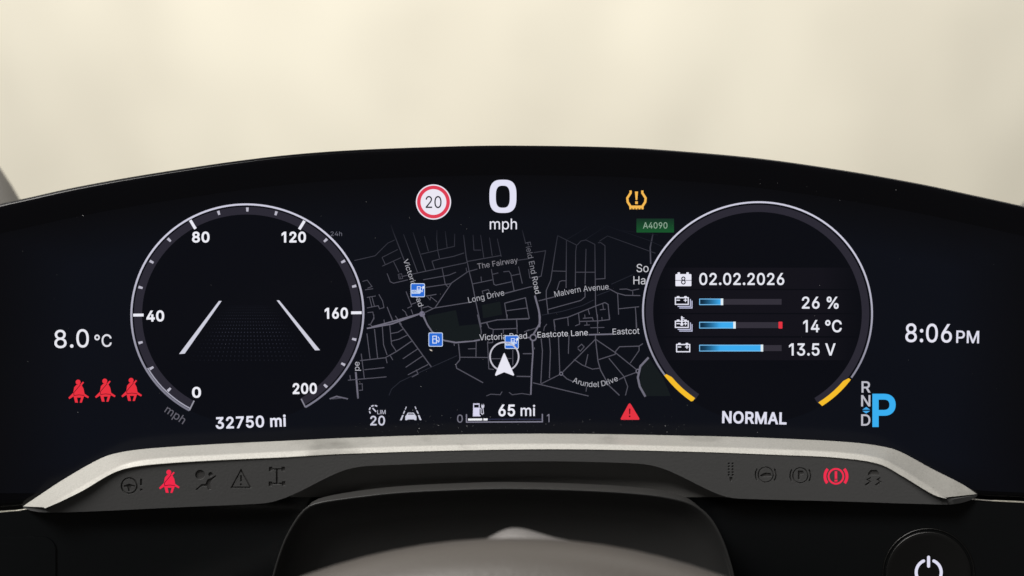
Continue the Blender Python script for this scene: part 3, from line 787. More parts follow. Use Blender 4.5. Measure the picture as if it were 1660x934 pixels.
for s, x0, x1, yb, h, nm in (('02.02.2026', 1133.5, 1271.4, 461.6, 18.4, 'date_text'), ('26 %', 1300, 1359.5, 500, 18.4, 'charge_text'),
                             ('14 °C', 1302, 1364.5, 538.2, 18.8, 'battery_temperature_text'), ('13.5 V', 1279, 1354.5, 576, 18.8, 'voltage_text')):
    Draw().text(s, [(x0, yb), (x1, yb)], h, TXT, 14).build(nm, power, L5, M_PIX)
for y0, y1 in ((434, 468.5), (470.5, 507.5), (509.5, 545), (547.5, 584)):
    vv = [(1064 + 330 * i / 16, y) for i in range(17) for y in (y0, y1)]
    g = Draw()
    g.raw(vv, [(2 * i, 2 * i + 2, 2 * i + 3, 2 * i + 1) for i in range(16)], (18, 18, 25),
          lambda p: mix((12, 13, 19), (20, 19, 26), min(1, min(p[0] - 1064, 1394 - p[0]) / 60)))
    g.build('row_panel', power, L3 + 0.00008, M_PIX)


def bar(y0, y1, xf):
    g = Draw()
    vv = [(1133.5 + 133.5 * i / 8, y) for i in range(9) for y in (y0 + 0.6, y1 - 0.6)]
    g.raw(vv, [(2 * i, 2 * i + 2, 2 * i + 3, 2 * i + 1) for i in range(8)], (52, 49, 58))
    b = g.build('level_bar', power, L4, M_PIX)
    g = Draw()
    g.poly(rrect(1133.5, y0, xf - 3, y1, 0.5, 1), (120, 190, 238))
    n = 12
    xe = xf - 4.2
    vv = [(1134.8 + (xe - 1134.8) * i / n, y) for i in range(n + 1) for y in (y0 + 1.3, y1 - 1.3)]
    g2 = Draw()
    g2.raw(vv, [(2 * i, 2 * i + 2, 2 * i + 3, 2 * i + 1) for i in range(n)], (0, 0, 0),
           lambda p: mix((16, 44, 66), (62, 172, 240), (p[0] - 1138) / 30))
    g.build('level_outline', power, L5, M_PIX)
    g2.build('level_fill', power, L5 + 0.00012, M_PIX)
    Draw().poly([(xf - 4, y0 - 0.2), (xf, y0 - 0.2), (xf, y1 + 0.2), (xf - 4, y1 + 0.2)], (226, 238, 244)).build('level_tip', power, L5 + 0.0002, M_PIX)


bar(484.2, 494.6, 1172.4)
bar(521.8, 532.6, 1192.7)
bar(559.0, 569.8, 1237.2)
Draw().poly(rrect(1262, 521.6, 1268.4, 532.8, 1, 2), (226, 52, 66)).build('limit_mark', power, L5, M_PIX)
# calendar
g = Draw()
g.poly([rrect(1095, 444.4, 1120.8, 464, 1.2, 2)], (232, 231, 244))
g.poly([rrect(1098.4, 441.6, 1102.4, 446, 0.6, 2)], (232, 231, 244))
g.poly([rrect(1112.6, 441.6, 1116.6, 446, 0.6, 2)], (232, 231, 244))
cal = g.build('calendar_icon', power, L4, M_PIX)
g = Draw()
g.line([(1095, 454.6), (1120.8, 454.6)], 0.9, (60, 60, 74))
g.line(circle(1107.8, 451.8, 2.6, 14), 1.7, (34, 34, 44), True, step=99)
g.line(circle(1107.8, 457.6, 3.0, 14), 1.7, (34, 34, 44), True, step=99)
g.build('calendar_numeral', power, L5, M_PIX)


def battery(x0, y0, w, h, stack, thermo, nm):
    c = (230, 230, 244)
    g = Draw()
    if stack:
        for k in (2, 1):
            o = 2.6 * k
            g.line([(x0 + 2 + o, y0 + h + o - 0.2), (x0 + w + o, y0 + h + o - 0.2), (x0 + w + o, y0 + 2 + o)], 1.5, (196, 198, 226), step=99)
    g.line([(x0 + 0.9, y0 + 2.4), (x0 + w - 0.9, y0 + 2.4), (x0 + w - 0.9, y0 + h - 0.9), (x0 + 0.9, y0 + h - 0.9)], 1.8, c, True, step=99)
    g.poly(rrect(x0 + 3.2, y0 - 0.2, x0 + 7.6, y0 + 2.2, 0.8, 2), c)
    g.poly(rrect(x0 + w - 7.6, y0 - 0.2, x0 + w - 3.2, y0 + 2.2, 0.8, 2), c)
    g.line([(x0 + 2.6, y0 + 6.4), (x0 + 8.2, y0 + 6.4)], 1.6, c)
    xx = x0 + w - 5.4
    g.line([(xx - 2.8, y0 + 6.4), (xx + 2.8, y0 + 6.4)], 1.6, c)
    g.line([(xx, y0 + 3.6), (xx, y0 + 9.2)], 1.6, c)
    if thermo:
        m = x0 + w / 2
        g.line([(m, y0 - 5.5), (m, y0 + 7)], 2.4, c)
        g.poly(circle(m, y0 + 7.4, 2.6, 12), c)
        g.line([(m + 1, y0 - 3), (m + 4, y0 - 3)], 1.2, c)
        g.line([(m + 1, y0 - 0.6), (m + 4, y0 - 0.6)], 1.2, c)
    g.build(nm, power, L5, M_PIX)


battery(1094, 480.4, 22.6, 14, True, False, 'battery_stack_icon')
battery(1094, 518.4, 22.6, 13.4, True, True, 'battery_temperature_icon')
battery(1096, 556.2, 23, 15, False, False, 'battery_icon')
Draw().text('NORMAL', [(1170.5, 685.2), (1275, 687.6)], 18.0, (222, 222, 238), 24).build('drive_mode_text', disp, L5, M_PIX, 'white drive mode word NORMAL')

# --- map
nav = None
TILE = {'A': (520, 340), 'B': (520, 510), 'C': (780, 340), 'D': (780, 510)}
TS = 1660 / 340.0


def tp(t, p):
    return (TILE[t][0] + p[0] / TS, TILE[t][1] + p[1] / TS)


MAPBG = (14, 16, 23)


def fade(p):
    """the map picture dims towards its far edge"""
    return max(0.0, min(1.0, (p[1] - 352) / 125.0)) ** 0.9


def road_grad(base):
    def fn(p):
        k = 0.18 + 0.82 * fade(p)
        if p[1] < 385:
            k *= max(0.0, (p[1] - 358) / 27.0)
        if p[1] > 640:
            k *= max(0.35, 1 - (p[1] - 640) / 40)
        return mix(MAPBG, base, k)
    return fn


MAIN, MINOR, FAINT = (112, 110, 124), (84, 83, 94), (42, 44, 54)
ROADS = {
 'A': [(10, '555,120 575,180 660,400'), (7, '265,403 430,365 530,265 585,240'), (7, '485,378 610,315'), (7, '485,378 510,432'),
       (7, '487,447 635,380'), (7, '575,408 618,495'), (7, '655,195 765,495'), (7, '730,180 830,485'), (7, '820,210 852,330'),
       (7, '920,160 918,230 925,320 940,385'), (7, '985,170 1000,300'), (7, '1060,190 1058,290 795,352'),
       (8, '880,408 945,390 1050,370 1135,342'), (7, '880,408 900,468'), (9, '1130,200 1150,370 1175,490 1200,590 1225,720 1270,930'),
       (7, '1205,200 1212,320 1270,320'), (7, '1265,200 1290,380'), (7, '1335,220 1357,365'), (7, '1397,230 1428,372'),
       (8, '770,500 1150,420 1160,410 1428,362'), (8, '640,530 770,500'), (8, '525,505 550,570 575,582 690,555'),
       (6, '612,512 640,507 648,545 620,549 612,512'), (6, '625,520 630,545'), (8, '810,555 1015,518 1070,495'), (8, '960,460 985,590 1005,610'),
       (8, '830,615 1035,585'), (9, '905,775 1035,580 1165,490 1240,470'), (8, '830,685 915,670'), (7, '845,690 865,715 870,690 920,730'),
       (8, '675,648 715,750 755,735'), (7, '715,750 718,765 685,780'), (8, '805,778 850,765 890,785'), (9, '800,825 900,778 1170,735'),
       (14, '400,930 570,885 780,825 800,825'), (14, '800,825 855,930'), (10, '795,765 800,825'), (7, '645,790 670,810 680,840'), (7, '715,790 730,830'),
       (8, '525,770 570,885'), (7, '500,875 505,905'), (7, '330,568 368,558 405,608 370,622'), (7, '350,635 415,625'),
       (7, '365,695 435,683'), (7, '385,692 405,770'), (7, '405,690 425,765'), (7, '365,778 455,760 465,785 500,775 490,725 460,670'),
       (7, '370,815 412,810 422,860 395,905 375,912'), (7, '1150,460 1155,490'), (8, '1560,400 1650,388'),
       (8, '1350,470 1370,590 1385,598 1510,570'), (8, '1360,512 1405,500'), (8, '1445,492 1490,487 1505,510 1530,640'),
       (8, '1510,522 1580,508'), (8, '1565,450 1595,585'), (8, '1200,588 1360,555'), (7, '1268,530 1272,568'),
       (7, '1285,670 1278,645 1325,632 1335,650'), (8, '1455,665 1660,610'), (9, '1455,740 1620,697 1650,860 1395,872 1260,905'),
       (8, '1455,740 1475,860'), (8, '1470,800 1635,778'), (7, '1310,895 1330,930'), (8, '1550,870 1555,930')],
 'B': [(14, '365,110 560,75 770,0'), (15, '810,0 840,75 880,135 975,205 1070,222 1220,208 1260,200'), (8, '365,150 390,350'), (8, '425,115 450,345'),
       (8, '487,95 497,240 525,320'), (8, '545,75 560,235 597,290'), (8, '555,150 610,140 655,112'), (8, '560,210 620,195 690,160'),
       (9, '310,365 510,342 600,292 720,210'), (8, '515,340 525,385'), (8, '550,325 570,360'), (10, '620,65 875,415'), (8, '650,350 770,270'),
       (8, '672,418 810,325'), (8, '690,477 850,395'), (8, '755,437 770,470 722,495'), (8, '320,310 345,510'), (8, '345,437 503,420'),
       (8, '215,520 520,493'), (7, '230,480 235,515'), (17, '277,455 295,665'), (7, '300,550 328,548 330,598 302,600'),
       (14, '70,668 125,648 215,668'), (10, '90,668 160,660'), (5, '540,640 560,590 630,530 800,450 1080,325'),
       (10, '1090,230 1100,330 1100,360 1070,395 1075,425 1285,540'), (8, '1105,338 1325,340'), (8, '1230,215 1228,335'), (8, '1165,272 1228,270'),
       (8, '1325,210 1320,225 1330,430 1370,435'), (8, '1320,225 1360,222 1362,205'), (7, '1350,350 1510,348'), (8, '1520,280 1520,400'),
       (9, '1600,310 1670,310'), (8, '1550,488 1670,490'), (9, '1315,65 1330,105 1365,118 1550,110'), (9, '1260,72 1400,42 1645,35'),
       (8, '1475,0 1475,35'), (9, '1550,45 1555,150'), (8, '1365,118 1362,165'), (8, '1445,115 1445,150'), (9, '1240,0 1270,130 1270,155'),
       (8, '1610,138 1650,120'), (7, '1310,645 1345,630 1420,635 1435,610'), (7, '1490,615 1515,635 1590,625 1660,635'),
       (8, '590,10 625,60 640,80'), (7, '500,40 505,75'), (8, '550,0 570,50'), (7, '680,0 685,12'), (7, '380,75 405,90'), (7, '420,0 418,30 395,75'),
       (8, '1055,225 1057,248')],
 'C': [(9, '325,160 350,260'), (18, '425,680 455,790 465,850 460,930'), (8, '415,340 510,325 475,525 450,535'),
       (8, '605,205 585,330 550,560 515,640 515,690 530,825'), (7, '605,205 755,280'), (8, '675,240 672,620'), (8, '755,280 748,330 745,610'),
       (8, '760,280 790,248 830,240 900,275 905,750 925,900'), (8, '830,310 822,590'), (8, '822,640 822,690 790,718 530,790'),
       (8, '925,262 945,260 980,285 980,545 905,550'), (8, '565,485 670,488'), (8, '750,495 900,495'), (8, '600,635 620,570 640,562 672,563'),
       (5, '680,235 870,120 940,90'), (5, '820,240 985,130'), (6, '935,250 1000,208 1310,320 1380,345'), (5, '1000,130 1320,240 1430,290'),
       (5, '1120,165 1400,200'), (13, '1360,190 1338,300 1342,430'), (9, '455,722 580,690'), (9, '1010,625 1075,660 1140,678 1260,680'),
       (8, '1095,630 1150,628 1190,640 1250,628'), (7, '1200,645 1200,678'), (8, '1080,660 1088,830'), (8, '1085,785 1250,768'),
       (8, '1220,770 1232,930'), (5, '915,680 1020,640'), (5, '480,835 640,805 800,760 890,715'),
       (9, '575,872 690,850 900,765 980,735 1005,750 1015,870 930,880 780,885'), (8, '575,872 585,930'), (7, '685,850 690,920'),
       (8, '770,815 780,905 745,920'), (8, '845,785 858,830'), (8, '805,860 880,855 888,880'), (7, '820,830 822,860'), (7, '835,890 838,915'),
       (7, '815,915 860,912'), (7, '940,793 985,788'), (7, '962,745 968,790'), (7, '955,850 958,880'), (5, '1030,590 1200,515'),
       (7, '300,400 360,390'), (7, '375,470 385,540 420,545'), (7, '190,660 405,608')],
 'D': [(17, '460,0 465,70 430,130 412,160'), (14, '405,210 410,300 400,450 393,635'), (12, '365,182 392,182'), (14, '850,160 1040,155'),
       (9, '475,190 485,290 472,545'), (9, '540,185 548,290 540,505'), (9, '612,175 622,455'), (8, '695,165 690,310'), (9, '575,40 585,130'),
       (9, '645,455 905,195'), (10, '905,165 905,195 925,370 945,440 1010,560 1095,640'), (9, '905,195 1060,300 1230,436'),
       (8, '735,355 800,400 880,432 935,425'), (8, '845,315 825,405'), (9, '930,357 1060,315 1065,290 1095,255 1250,250 1280,230'),
       (8, '1250,250 1250,285 1180,385'), (8, '1010,345 1130,490 1160,570 1142,640'), (9, '645,478 680,510 725,530'), (9, '1090,515 1140,490 1228,458'),
       (8, '475,548 622,475'), (9, '410,540 850,645'), (21, '1325,340 1260,410 1240,500 1255,570 1300,650'), (8, '765,260 795,235 815,255 785,290 765,270'),
       (8, '330,310 400,308'), (8, '280,490 390,492'), (7, '865,105 975,102'), (8, '920,0 922,150'), (7, '1015,0 1018,40'), (9, '1225,0 1228,110'),
       (7, '835,570 830,610'), (7, '340,138 440,105'), (7, '495,130 500,100 520,75'), (8, '420,260 422,275')],
}
g = Draw()
PARKS = [('A', [(845, 840), (1070, 795), (1095, 920), (1250, 905), (1285, 1030), (1075, 1045), (985, 1032), (880, 965), (848, 890)]),
         ('A', [(1275, 755), (1420, 728), (1435, 830), (1285, 860)]),
         ('D', [(1330, 345), (1440, 500), (1500, 645), (1305, 645), (1258, 560), (1264, 420)]),
         ('C', [(1020, 440), (1150, 380), (1250, 400), (1180, 510)])]
vv = [(598 + 440 * i / 30, 385 + 258 * j / 10) for i in range(31) for j in range(11)]
g.raw(vv, [(i * 11 + j, i * 11 + 11 + j, i * 11 + 12 + j, i * 11 + j + 1) for i in range(30) for j in range(10)], MAPBG)
nav = g.build('navigation_map', disp, L1, M_PIX, 'dark street map with grey roads between the two dials')
for t, pts in PARKS[:3]:
    Draw().poly([tp(t, p) for p in pts], (22, 27, 29)).build('park_area', nav, L1 + 0.00003, M_PIX)
g = Draw()
for t, lst in ROADS.items():
    for w, s in lst:
        pts = [tp(t, tuple(map(float, q.split(',')))) for q in s.split()]
        base = FAINT if w <= 5 else (MAIN if w >= 12 else MINOR)
        g.line(pts, max(w / TS * 0.8, 1.0), base, grad=road_grad(base), step=10)
for c, r, w in (((412, 182), 24, 11), ((633, 468), 12, 7), ((1241, 448), 15, 8)):
    p = tp('D', c)
    g.line(circle(p[0], p[1], r / TS, 20), w / TS, MAIN, True, step=99)
p = tp('A', (802, 826))
g.poly(circle(p[0], p[1], 4.6, 16), (118, 114, 134))
o = g.build('road_lines', nav, L1 + 0.00005, M_PIX)
o['kind'] = 'stuff'
NAMES = [('Victoria Road', 'A', '652,400 775,770', 40, (170, 170, 178)), ('The Fairway', 'A', '1243,470 1562,418', 43, (128, 126, 134)),
         ('Long Drive', 'A', '1172,738 1455,677', 45, (168, 168, 176)), ('Field End Road', 'C', '347,262 372,390 402,540 428,668', 44, (142, 142, 150)),
         ('Malvern Avenue', 'C', '585,692 790,650 1010,630', 45, (170, 170, 178)), ('24h', 'A', '78,208 168,208', 35, (104, 104, 116)),
         ('So', 'C', '1230,494 1325,494', 64, (200, 200, 206)), ('Ha', 'C', '1205,591 1300,591', 64, (200, 200, 206)),
         ('Victoria Road', 'B', '1257,204 1632,190', 46, (192, 192, 200)), ('Eastcote Lane', 'D', '447,183 845,164', 45, (200, 200, 208)),
         ('Eastcot', 'D', '1041,159 1253,152', 47, (190, 190, 198)), ('Arundel Drive', 'D', '722,536 790,560 860,573 930,573 1000,558 1086,522', 42, (172, 172, 180)),
         ('pe', 'B', '306,444 306,374', 46, (180, 180, 188))]
for s, t, path, cap, c in NAMES:
    pts = [tp(t, tuple(map(float, q.split(',')))) for q in path.split()]
    gr = None
    if s == 'Field End Road':
        gr = lambda p: mix((70, 70, 80), (185, 185, 192), (p[1] - 392) / 80)
    Draw().text(s, pts, cap / TS, c, 0, grad=gr).build('street_name', nav, L1 + 0.0001, M_PIX)
# blue fuel and charging markers


def fuel_icon(g, x, y, s, c):
    g.line([(x - 4.2 * s, y + 6 * s), (x - 4.2 * s, y - 6 * s), (x + 2 * s, y - 6 * s), (x + 2 * s, y + 6 * s)], 1.3 * s, c, True, step=99)
    g.line([(x - 4.2 * s, y - 1 * s), (x + 2 * s, y - 1 * s)], 1.1 * s, c)
    g.line([(x + 2 * s, y + 1 * s), (x + 4.4 * s, y + 2 * s), (x + 4.8 * s, y + 4.5 * s), (x + 6.4 * s, y + 3.5 * s), (x + 6.6 * s, y - 2 * s), (x + 4.4 * s, y - 5 * s)], 1.1 * s, c, step=99)


for k, (x0, y0, x1, y1) in enumerate(((665.6, 459.4, 688.8, 481.8), (694.6, 539.2, 717.8, 562), (818.2, 543.8, 840.8, 565.6))):
    g = Draw()
    g.poly(rrect(x0, y0, x1, y1, 2.2, 3), (206, 222, 246))
    mk = g.build(('charging_marker', 'fuel_marker', 'charging_marker')[k], nav, L1 + 0.00016, M_PIX)
    g = Draw()
    g.poly(rrect(x0 + 1.1, y0 + 1.1, x1 - 1.1, y1 - 1.1, 1.6, 3), (44, 108, 212))
    g.build('marker_field', mk, L1 + 0.0002, M_PIX)
    g = Draw()
    cx, cy = (x0 + x1) / 2, (y0 + y1) / 2
    if k == 1:
        fuel_icon(g, cx - 0.6, cy, 0.95, (226, 236, 252))
    else:
        g.poly(rrect(cx - 10.2, cy - 0.4, cx + 4, cy + 5.6, 0.6, 2), (196, 214, 242))
        fuel_icon(g, cx + 2.6, cy - 1.0, 0.8, (226, 236, 252))
        g.line([(cx + 9, cy - 6.6), (cx + 9, cy - 2.6)], 2.6, (226, 236, 252))
        Draw().text('HPC', [(cx - 9.4, cy + 4.4), (cx - 0.5, cy + 4.4)], 3.8, (60, 96, 160)).build('marker_text', mk, L1 + 0.0003, M_PIX)
    g.build('marker_symbol', mk, L1 + 0.00025, M_PIX)
# own position
cp = tp('B', (1453, 333))
g = Draw()
g.line(circle(cp[0], cp[1], 23.2, 48), 2.4, (196, 194, 206), True, step=99)
g.build('position_ring', nav, L1 + 0.00028, M_PIX)
g = Draw()
g.poly([tp('B', p) for p in ((1452, 303), (1458, 312), (1531, 478), (1524, 484), (1452, 456), (1386, 485), (1379, 478), (1446, 312))], (232, 231, 243))
g.build('position_arrow', nav, L1 + 0.00034, M_PIX, 'white navigation arrow inside a thin ring')
p = tp('B', (872, 282))
Draw().poly([(p[0] - 2.4, p[1] - 1.6), (p[0] + 1.4, p[1] - 0.6), (p[0] + 2.4, p[1] + 1.8), (p[0] - 1.2, p[1] + 0.8)], (206, 196, 184)).build('map_speck', nav, L1 + 0.0002, M_PIX)
g = Draw()
g.poly(rrect(1031.8, 354.4, 1092.6, 377, 0.8, 2), (22, 74, 42), grad=lambda p: mix((22, 46, 36), (24, 84, 44), (p[1] - 354) / 12))
sg = g.build('road_number_sign', nav, L1 + 0.00015, M_PIX, 'dim green road sign reading A4090')
Draw().text('A4090', [(1042.4, 370.4), (1082, 370.4)], 9.8, (138, 164, 144), 8).build('sign_text', sg, L1 + 0.0002, M_PIX)

# --- single readouts and warning symbols on the glass
Draw().text('8.0', [(88.4, 564.2), (144.4, 562.6)], 28.6, (232, 232, 240), 5).build('temperature_text', disp, L5, M_PIX, 'white outside temperature 8.0')
Draw().text('°C', [(153.4, 562.6), (181.2, 561.8)], 19.6, (224, 224, 232), 7).build('temperature_unit', disp, L5, M_PIX)
Draw().text('8:06', [(1467.5, 554.0), (1543, 555)], 29.0, (228, 227, 240), 8).build('clock_text', disp, L5, M_PIX, 'white clock time 8:06')
Draw().text('PM', [(1550, 555.6), (1587, 556.4)], 19.4, (222, 221, 236), 10).build('clock_suffix', disp, L5, M_PIX)
# speed limit sign
g = Draw()
g.poly(circle(702.7, 327.6, 28.5, 64), (236, 232, 244))
sp = g.build('speed_limit_sign', disp, L5, M_PIX, 'round red and white speed limit symbol reading 20')
g = Draw()
g.poly([circle(702.7, 327.6, 26.6, 64), circle(702.7, 327.6, 20.9, 64)], (222, 62, 84), evenodd=True)
g.build('red_ring', sp, L5 + 0.0001, M_PIX)
Draw().text('20', [(690, 337.2), (715.8, 337.2)], 19.0, (44, 44, 54), 3).build('sign_numeral', sp, L5 + 0.0001, M_PIX)
# speed


def superellipse(cx, cy, a, b, e, n=64):
    o = []
    for i in range(n):
        t = 2 * math.pi * i / n
        c, s = math.cos(t), math.sin(t)
        o.append((cx + a * math.copysign(abs(c) ** (2 / e), c), cy + b * math.copysign(abs(s) ** (2 / e), s)))
    return o


g = Draw()
g.poly([superellipse(815.3, 318.4, 21.9, 26.9, 2.9), superellipse(815.1, 319, 11.3, 17.9, 2.9)], (226, 225, 244), evenodd=True)
g.build('speed_numeral', disp, L5, M_PIX, 'large white speed figure 0')
Draw().text('mph', [(794, 371.8), (838, 371.8)], 17.2, (232, 231, 242), 2).build('speed_unit', disp, L5, M_PIX, 'white unit mph under the speed figure')
# tyre pressure
AMB = (246, 186, 84)
Z = lambda x, y: (980 + x / 5.911, 290 + y / 5.911)
g = Draw()
for s in (1, -1):
    pts = [(306 + s * 56, 112), (306 + s * 56, 136), (306 + s * 88, 185), (306 + s * 84, 222), (306 + s * 58, 262), (306 + s * 58, 275)]
    g.line([Z(*p) for p in pts], 3.7, AMB, step=99)
g.line([Z(238, 268), Z(374, 268)], 4.0, AMB)
for x in (248, 277, 306, 335, 364):
    g.poly([Z(x - 10, 276), Z(x + 10, 276), Z(x + 10, 292), Z(x - 10, 292)], AMB)
g.poly([Z(291, 122), Z(321, 122), Z(314, 203), Z(298, 203)], AMB)
g.poly([Z(294, 216), Z(319, 216), Z(319, 242), Z(294, 242)], AMB)
g.build('tyre_pressure_symbol', disp, L5, M_PIX, 'amber tyre pressure warning symbol')


# seat belts
def seatbelt(cx, cy, s=1.0):
    k = s / 10.375
    T = lambda x, y: (cx + (x - 388) * k, cy + (y - 358) * k)
    red, dark = (232, 50, 64), (96, 16, 26)
    g = Draw()
    g.poly(circle(*T(378, 206), 42 * k, 20), red)
    g.poly([T(*p) for p in ((350, 252), (312, 292), (296, 385), (214, 468), (232, 492), (302, 446), (328, 550), (376, 552), (358, 466),
                            (428, 466), (404, 552), (440, 552), (478, 442), (546, 477), (560, 452), (486, 402), (470, 318), (440, 262),
                            (478, 212), (458, 198), (418, 240))], red)
    g2 = Draw()
    g2.line([T(418, 250), T(304, 384), T(308, 430)], 10 * k, dark, step=99)
    g2.line([T(306, 432), T(390, 420), T(482, 430)], 10 * k, dark, step=99)
    return g, g2


for cx, cy, t in ((127.6, 634.2, 'left'), (170.8, 632.6, 'middle'), (213.5, 631.4, 'right')):
    a, b = seatbelt(cx, cy)
    o = a.build('seat_belt_symbol', disp, L5, M_PIX, 'red seat belt warning figure, %s one of three' % t)
    b.build('belt_line', o, L5 + 0.0001, M_PIX)
# speed limiter
IC = (206, 206, 222)
g = Draw()
for a0, a1 in ((-128, -98), (-84, -52), (-38, -8), (6, 36)):
    g.line([(606.8 + 8.0 * math.sin(math.radians(a)), 665.4 - 8.0 * math.cos(math.radians(a))) for a in (a0, (a0 + a1) / 2, a1)], 1.9, IC, step=99)
g.line([(604, 661.6), (609.6, 667.6)], 1.9, IC)
o = g.build('speed_limiter_symbol', disp, L5, M_PIX, 'small dashed speed limiter symbol with LIM 20')
Draw().text('LIM', [(611.6, 671.4), (625, 671.4)], 6.5, IC, 0).build('limiter_text', o, L5, M_PIX)
Draw().text('20', [(600.2, 689.3), (624.2, 689.3)], 14.6, IC, 14).build('limiter_numeral', o, L5, M_PIX)
# lane keeping
Z = lambda x, y: (590 + x / 8.3, 645 + y / 8.3)
g = Draw()
for q in (((566, 118), (576, 120), (560, 160), (550, 158)), ((542, 172), (556, 174), (538, 216), (524, 214)), ((516, 232), (534, 234), (508, 302), (484, 302)),
          ((682, 118), (692, 116), (708, 152), (696, 156)), ((702, 172), (716, 168), (738, 212), (724, 216)), ((726, 234), (744, 230), (776, 298), (750, 300))):
    g.poly([Z(*p) for p in q], IC)
o = g.build('lane_assist_symbol', disp, L5, M_PIX, 'lane assist symbol, small car between dashed lines')
g = Draw()
g.poly([[Z(*p) for p in ((590, 200), (668, 200), (690, 232), (706, 250), (706, 300), (682, 300), (668, 290), (596, 290), (580, 300), (556, 300), (556, 250), (572, 232))],
        [Z(*p) for p in ((596, 212), (588, 226), (676, 226), (664, 212))]], IC, evenodd=True)
g.build('small_car', o, L5, M_PIX)
# range
g = Draw()
Z = lambda x, y: (590 + x / 8.3, 645 + y / 8.3)
g.poly([[Z(1466, 240), Z(1470, 76), Z(1556, 76), Z(1556, 232), Z(1568, 236), Z(1568, 250), Z(1462, 250)], [Z(1482, 92), Z(1482, 132), Z(1546, 132), Z(1546, 92)]], (216, 214, 240), evenodd=True)
g.line([Z(1556, 140), Z(1576, 150), Z(1576, 205), Z(1590, 222), Z(1608, 212), Z(1604, 160), Z(1598, 130)], 1.3, IC, step=99)
g.poly([Z(1578, 100), Z(1620, 100), Z(1616, 130), Z(1604, 142), Z(1592, 142), Z(1580, 130)], IC)
g.line([Z(1588, 84), Z(1588, 104)], 0.9, IC)
g.line([Z(1610, 84), Z(1610, 104)], 0.9, IC)
rg = g.build('range_symbol', disp, L5, M_PIX, 'fuel pump with plug symbol beside range 65 mi')
Draw().text('65', [(808, 674.2), (835, 674.2)], 17.6, (238, 238, 248), 20).build('range_numeral', rg, L5, M_PIX)
Draw().text('mi', [(844, 674.2), (867.4, 674.2)], 17.0, (230, 230, 242), 10).build('range_unit', rg, L5, M_PIX)
g = Draw()
g.line([(756.2, 671.6), (756.2, 684.4), (879.2, 683.8), (879.2, 671.2)], 1.9, (128, 126, 142), step=20)
sc = g.build('range_scale', disp, L5, M_PIX, 'thin bracket scale from 0 to 1 under the range')
g = Draw()
for i in range(4):
    g.line([(790.6 + 22 * i, 679.8), (790.6 + 22 * i + 21.5, 679.6)], 1.6, (46, 48, 72))
g.build('scale_track', sc, L5, M_PIX)
Draw().poly([(758.8, 678.7), (781.8, 678.5), (781.8, 681.8), (758.8, 682)], (242, 242, 248)).build('scale_fill', sc, L5, M_PIX)
Draw().poly([(783.6, 678.5), (790.4, 678.4), (790.4, 681.7), (783.6, 681.8)], (242, 242, 248)).build('scale_fill', sc, L5, M_PIX)
Draw().text('0', [(741, 685), (750.2, 685)], 12.6, (120, 118, 132), 4).build('scale_numeral', sc, L5, M_PIX)
Draw().text('1', [(886.6, 684.4), (890.6, 684.4)], 12.8, (128, 126, 140), 2).build('scale_numeral', sc, L5, M_PIX)
# red triangle
g = Draw()
g.poly([(1018.8, 655.2), (1020.7, 653.9), (1022.6, 655.2), (1036.6, 678.6), (1035.8, 680.6), (1007, 680.6), (1006.2, 678.6)], (228, 52, 66))
tr = g.build('warning_triangle', disp, L5, M_PIX, 'red warning triangle with exclamation mark')
g = Draw()
g.poly([(1019.6, 662.6), (1021.9, 662.6), (1021.5, 671.8), (1020, 671.8)], (84, 14, 24))
g.poly(circle(1020.7, 675, 1.4, 10), (84, 14, 24))
g.build('exclamation_mark', tr, L5 + 0.0001, M_PIX)
# gear
for s, x0, x1, yb in (('R', 1396.6, 1411, 636.2), ('N', 1396, 1411, 658.6), ('D', 1396, 1411, 689.8)):
    Draw().text(s, [(x0, yb), (x1, yb)], 17.6, (188, 188, 198), 12).build('gear_letter', disp, L5, M_PIX, 'grey gear letter ' + s)
g = Draw()
g.poly([(1398, 664.2), (1404.2, 659.8), (1410.6, 664.2)], (70, 168, 232))
g.poly([(1398, 666.2), (1410.6, 666.2), (1404.2, 670.4)], (70, 168, 232))
g.build('gear_arrows', disp, L5, M_PIX)
Draw().text('P', [(1414.2, 690.4), (1452, 690.4)], 50.0, (58, 174, 240), 20).build('gear_letter', disp, L5, M_PIX, 'large blue gear letter P')

# dust on the glass
vv, ff = [], []
rnd = random.Random(11)
for i in range(165):
    if i < 95:
        x, y = rnd.uniform(560, 1120), 705 - abs(rnd.gauss(0, 22)) - 4
    elif i < 103:
        x, y = rnd.uniform(1230, 1460), rnd.gauss(298 + 0, 9) + max(0, (1230 - 1230))
        y = interp(TOP, x) + 40 + rnd.gauss(0, 8)
    else:
        x, y = rnd.uniform(5, 1655), 0
        y = rnd.uniform(interp(TOP, x) + 15, 705)
    if y > interp(BOT, x) - 12:
        continue
    p = P(x, y, 0.0012)
    s = rnd.choice((0.00005, 0.00007, 0.00009, 0.00012))
    t = toward(p)
    a = Vector((-t.y, t.x, 0))
    an = rnd.uniform(0, 3.1)
    e1 = (a * math.cos(an) + Vector((0, 0, 1)) * math.sin(an)) * s * rnd.choice((1, 1, 1.8, 3.5))
    e2 = (a * -math.sin(an) + Vector((0, 0, 1)) * math.cos(an)) * s
    b = len(vv)
    vv += [p + e1, p + e2 + t * s * 0.6, p - e1, p - e2]
    ff.append((b, b + 1, b + 2, b + 3))
o = mesh_obj('dust', vv, ff, M_DUST, disp)
o['kind'] = 'stuff'

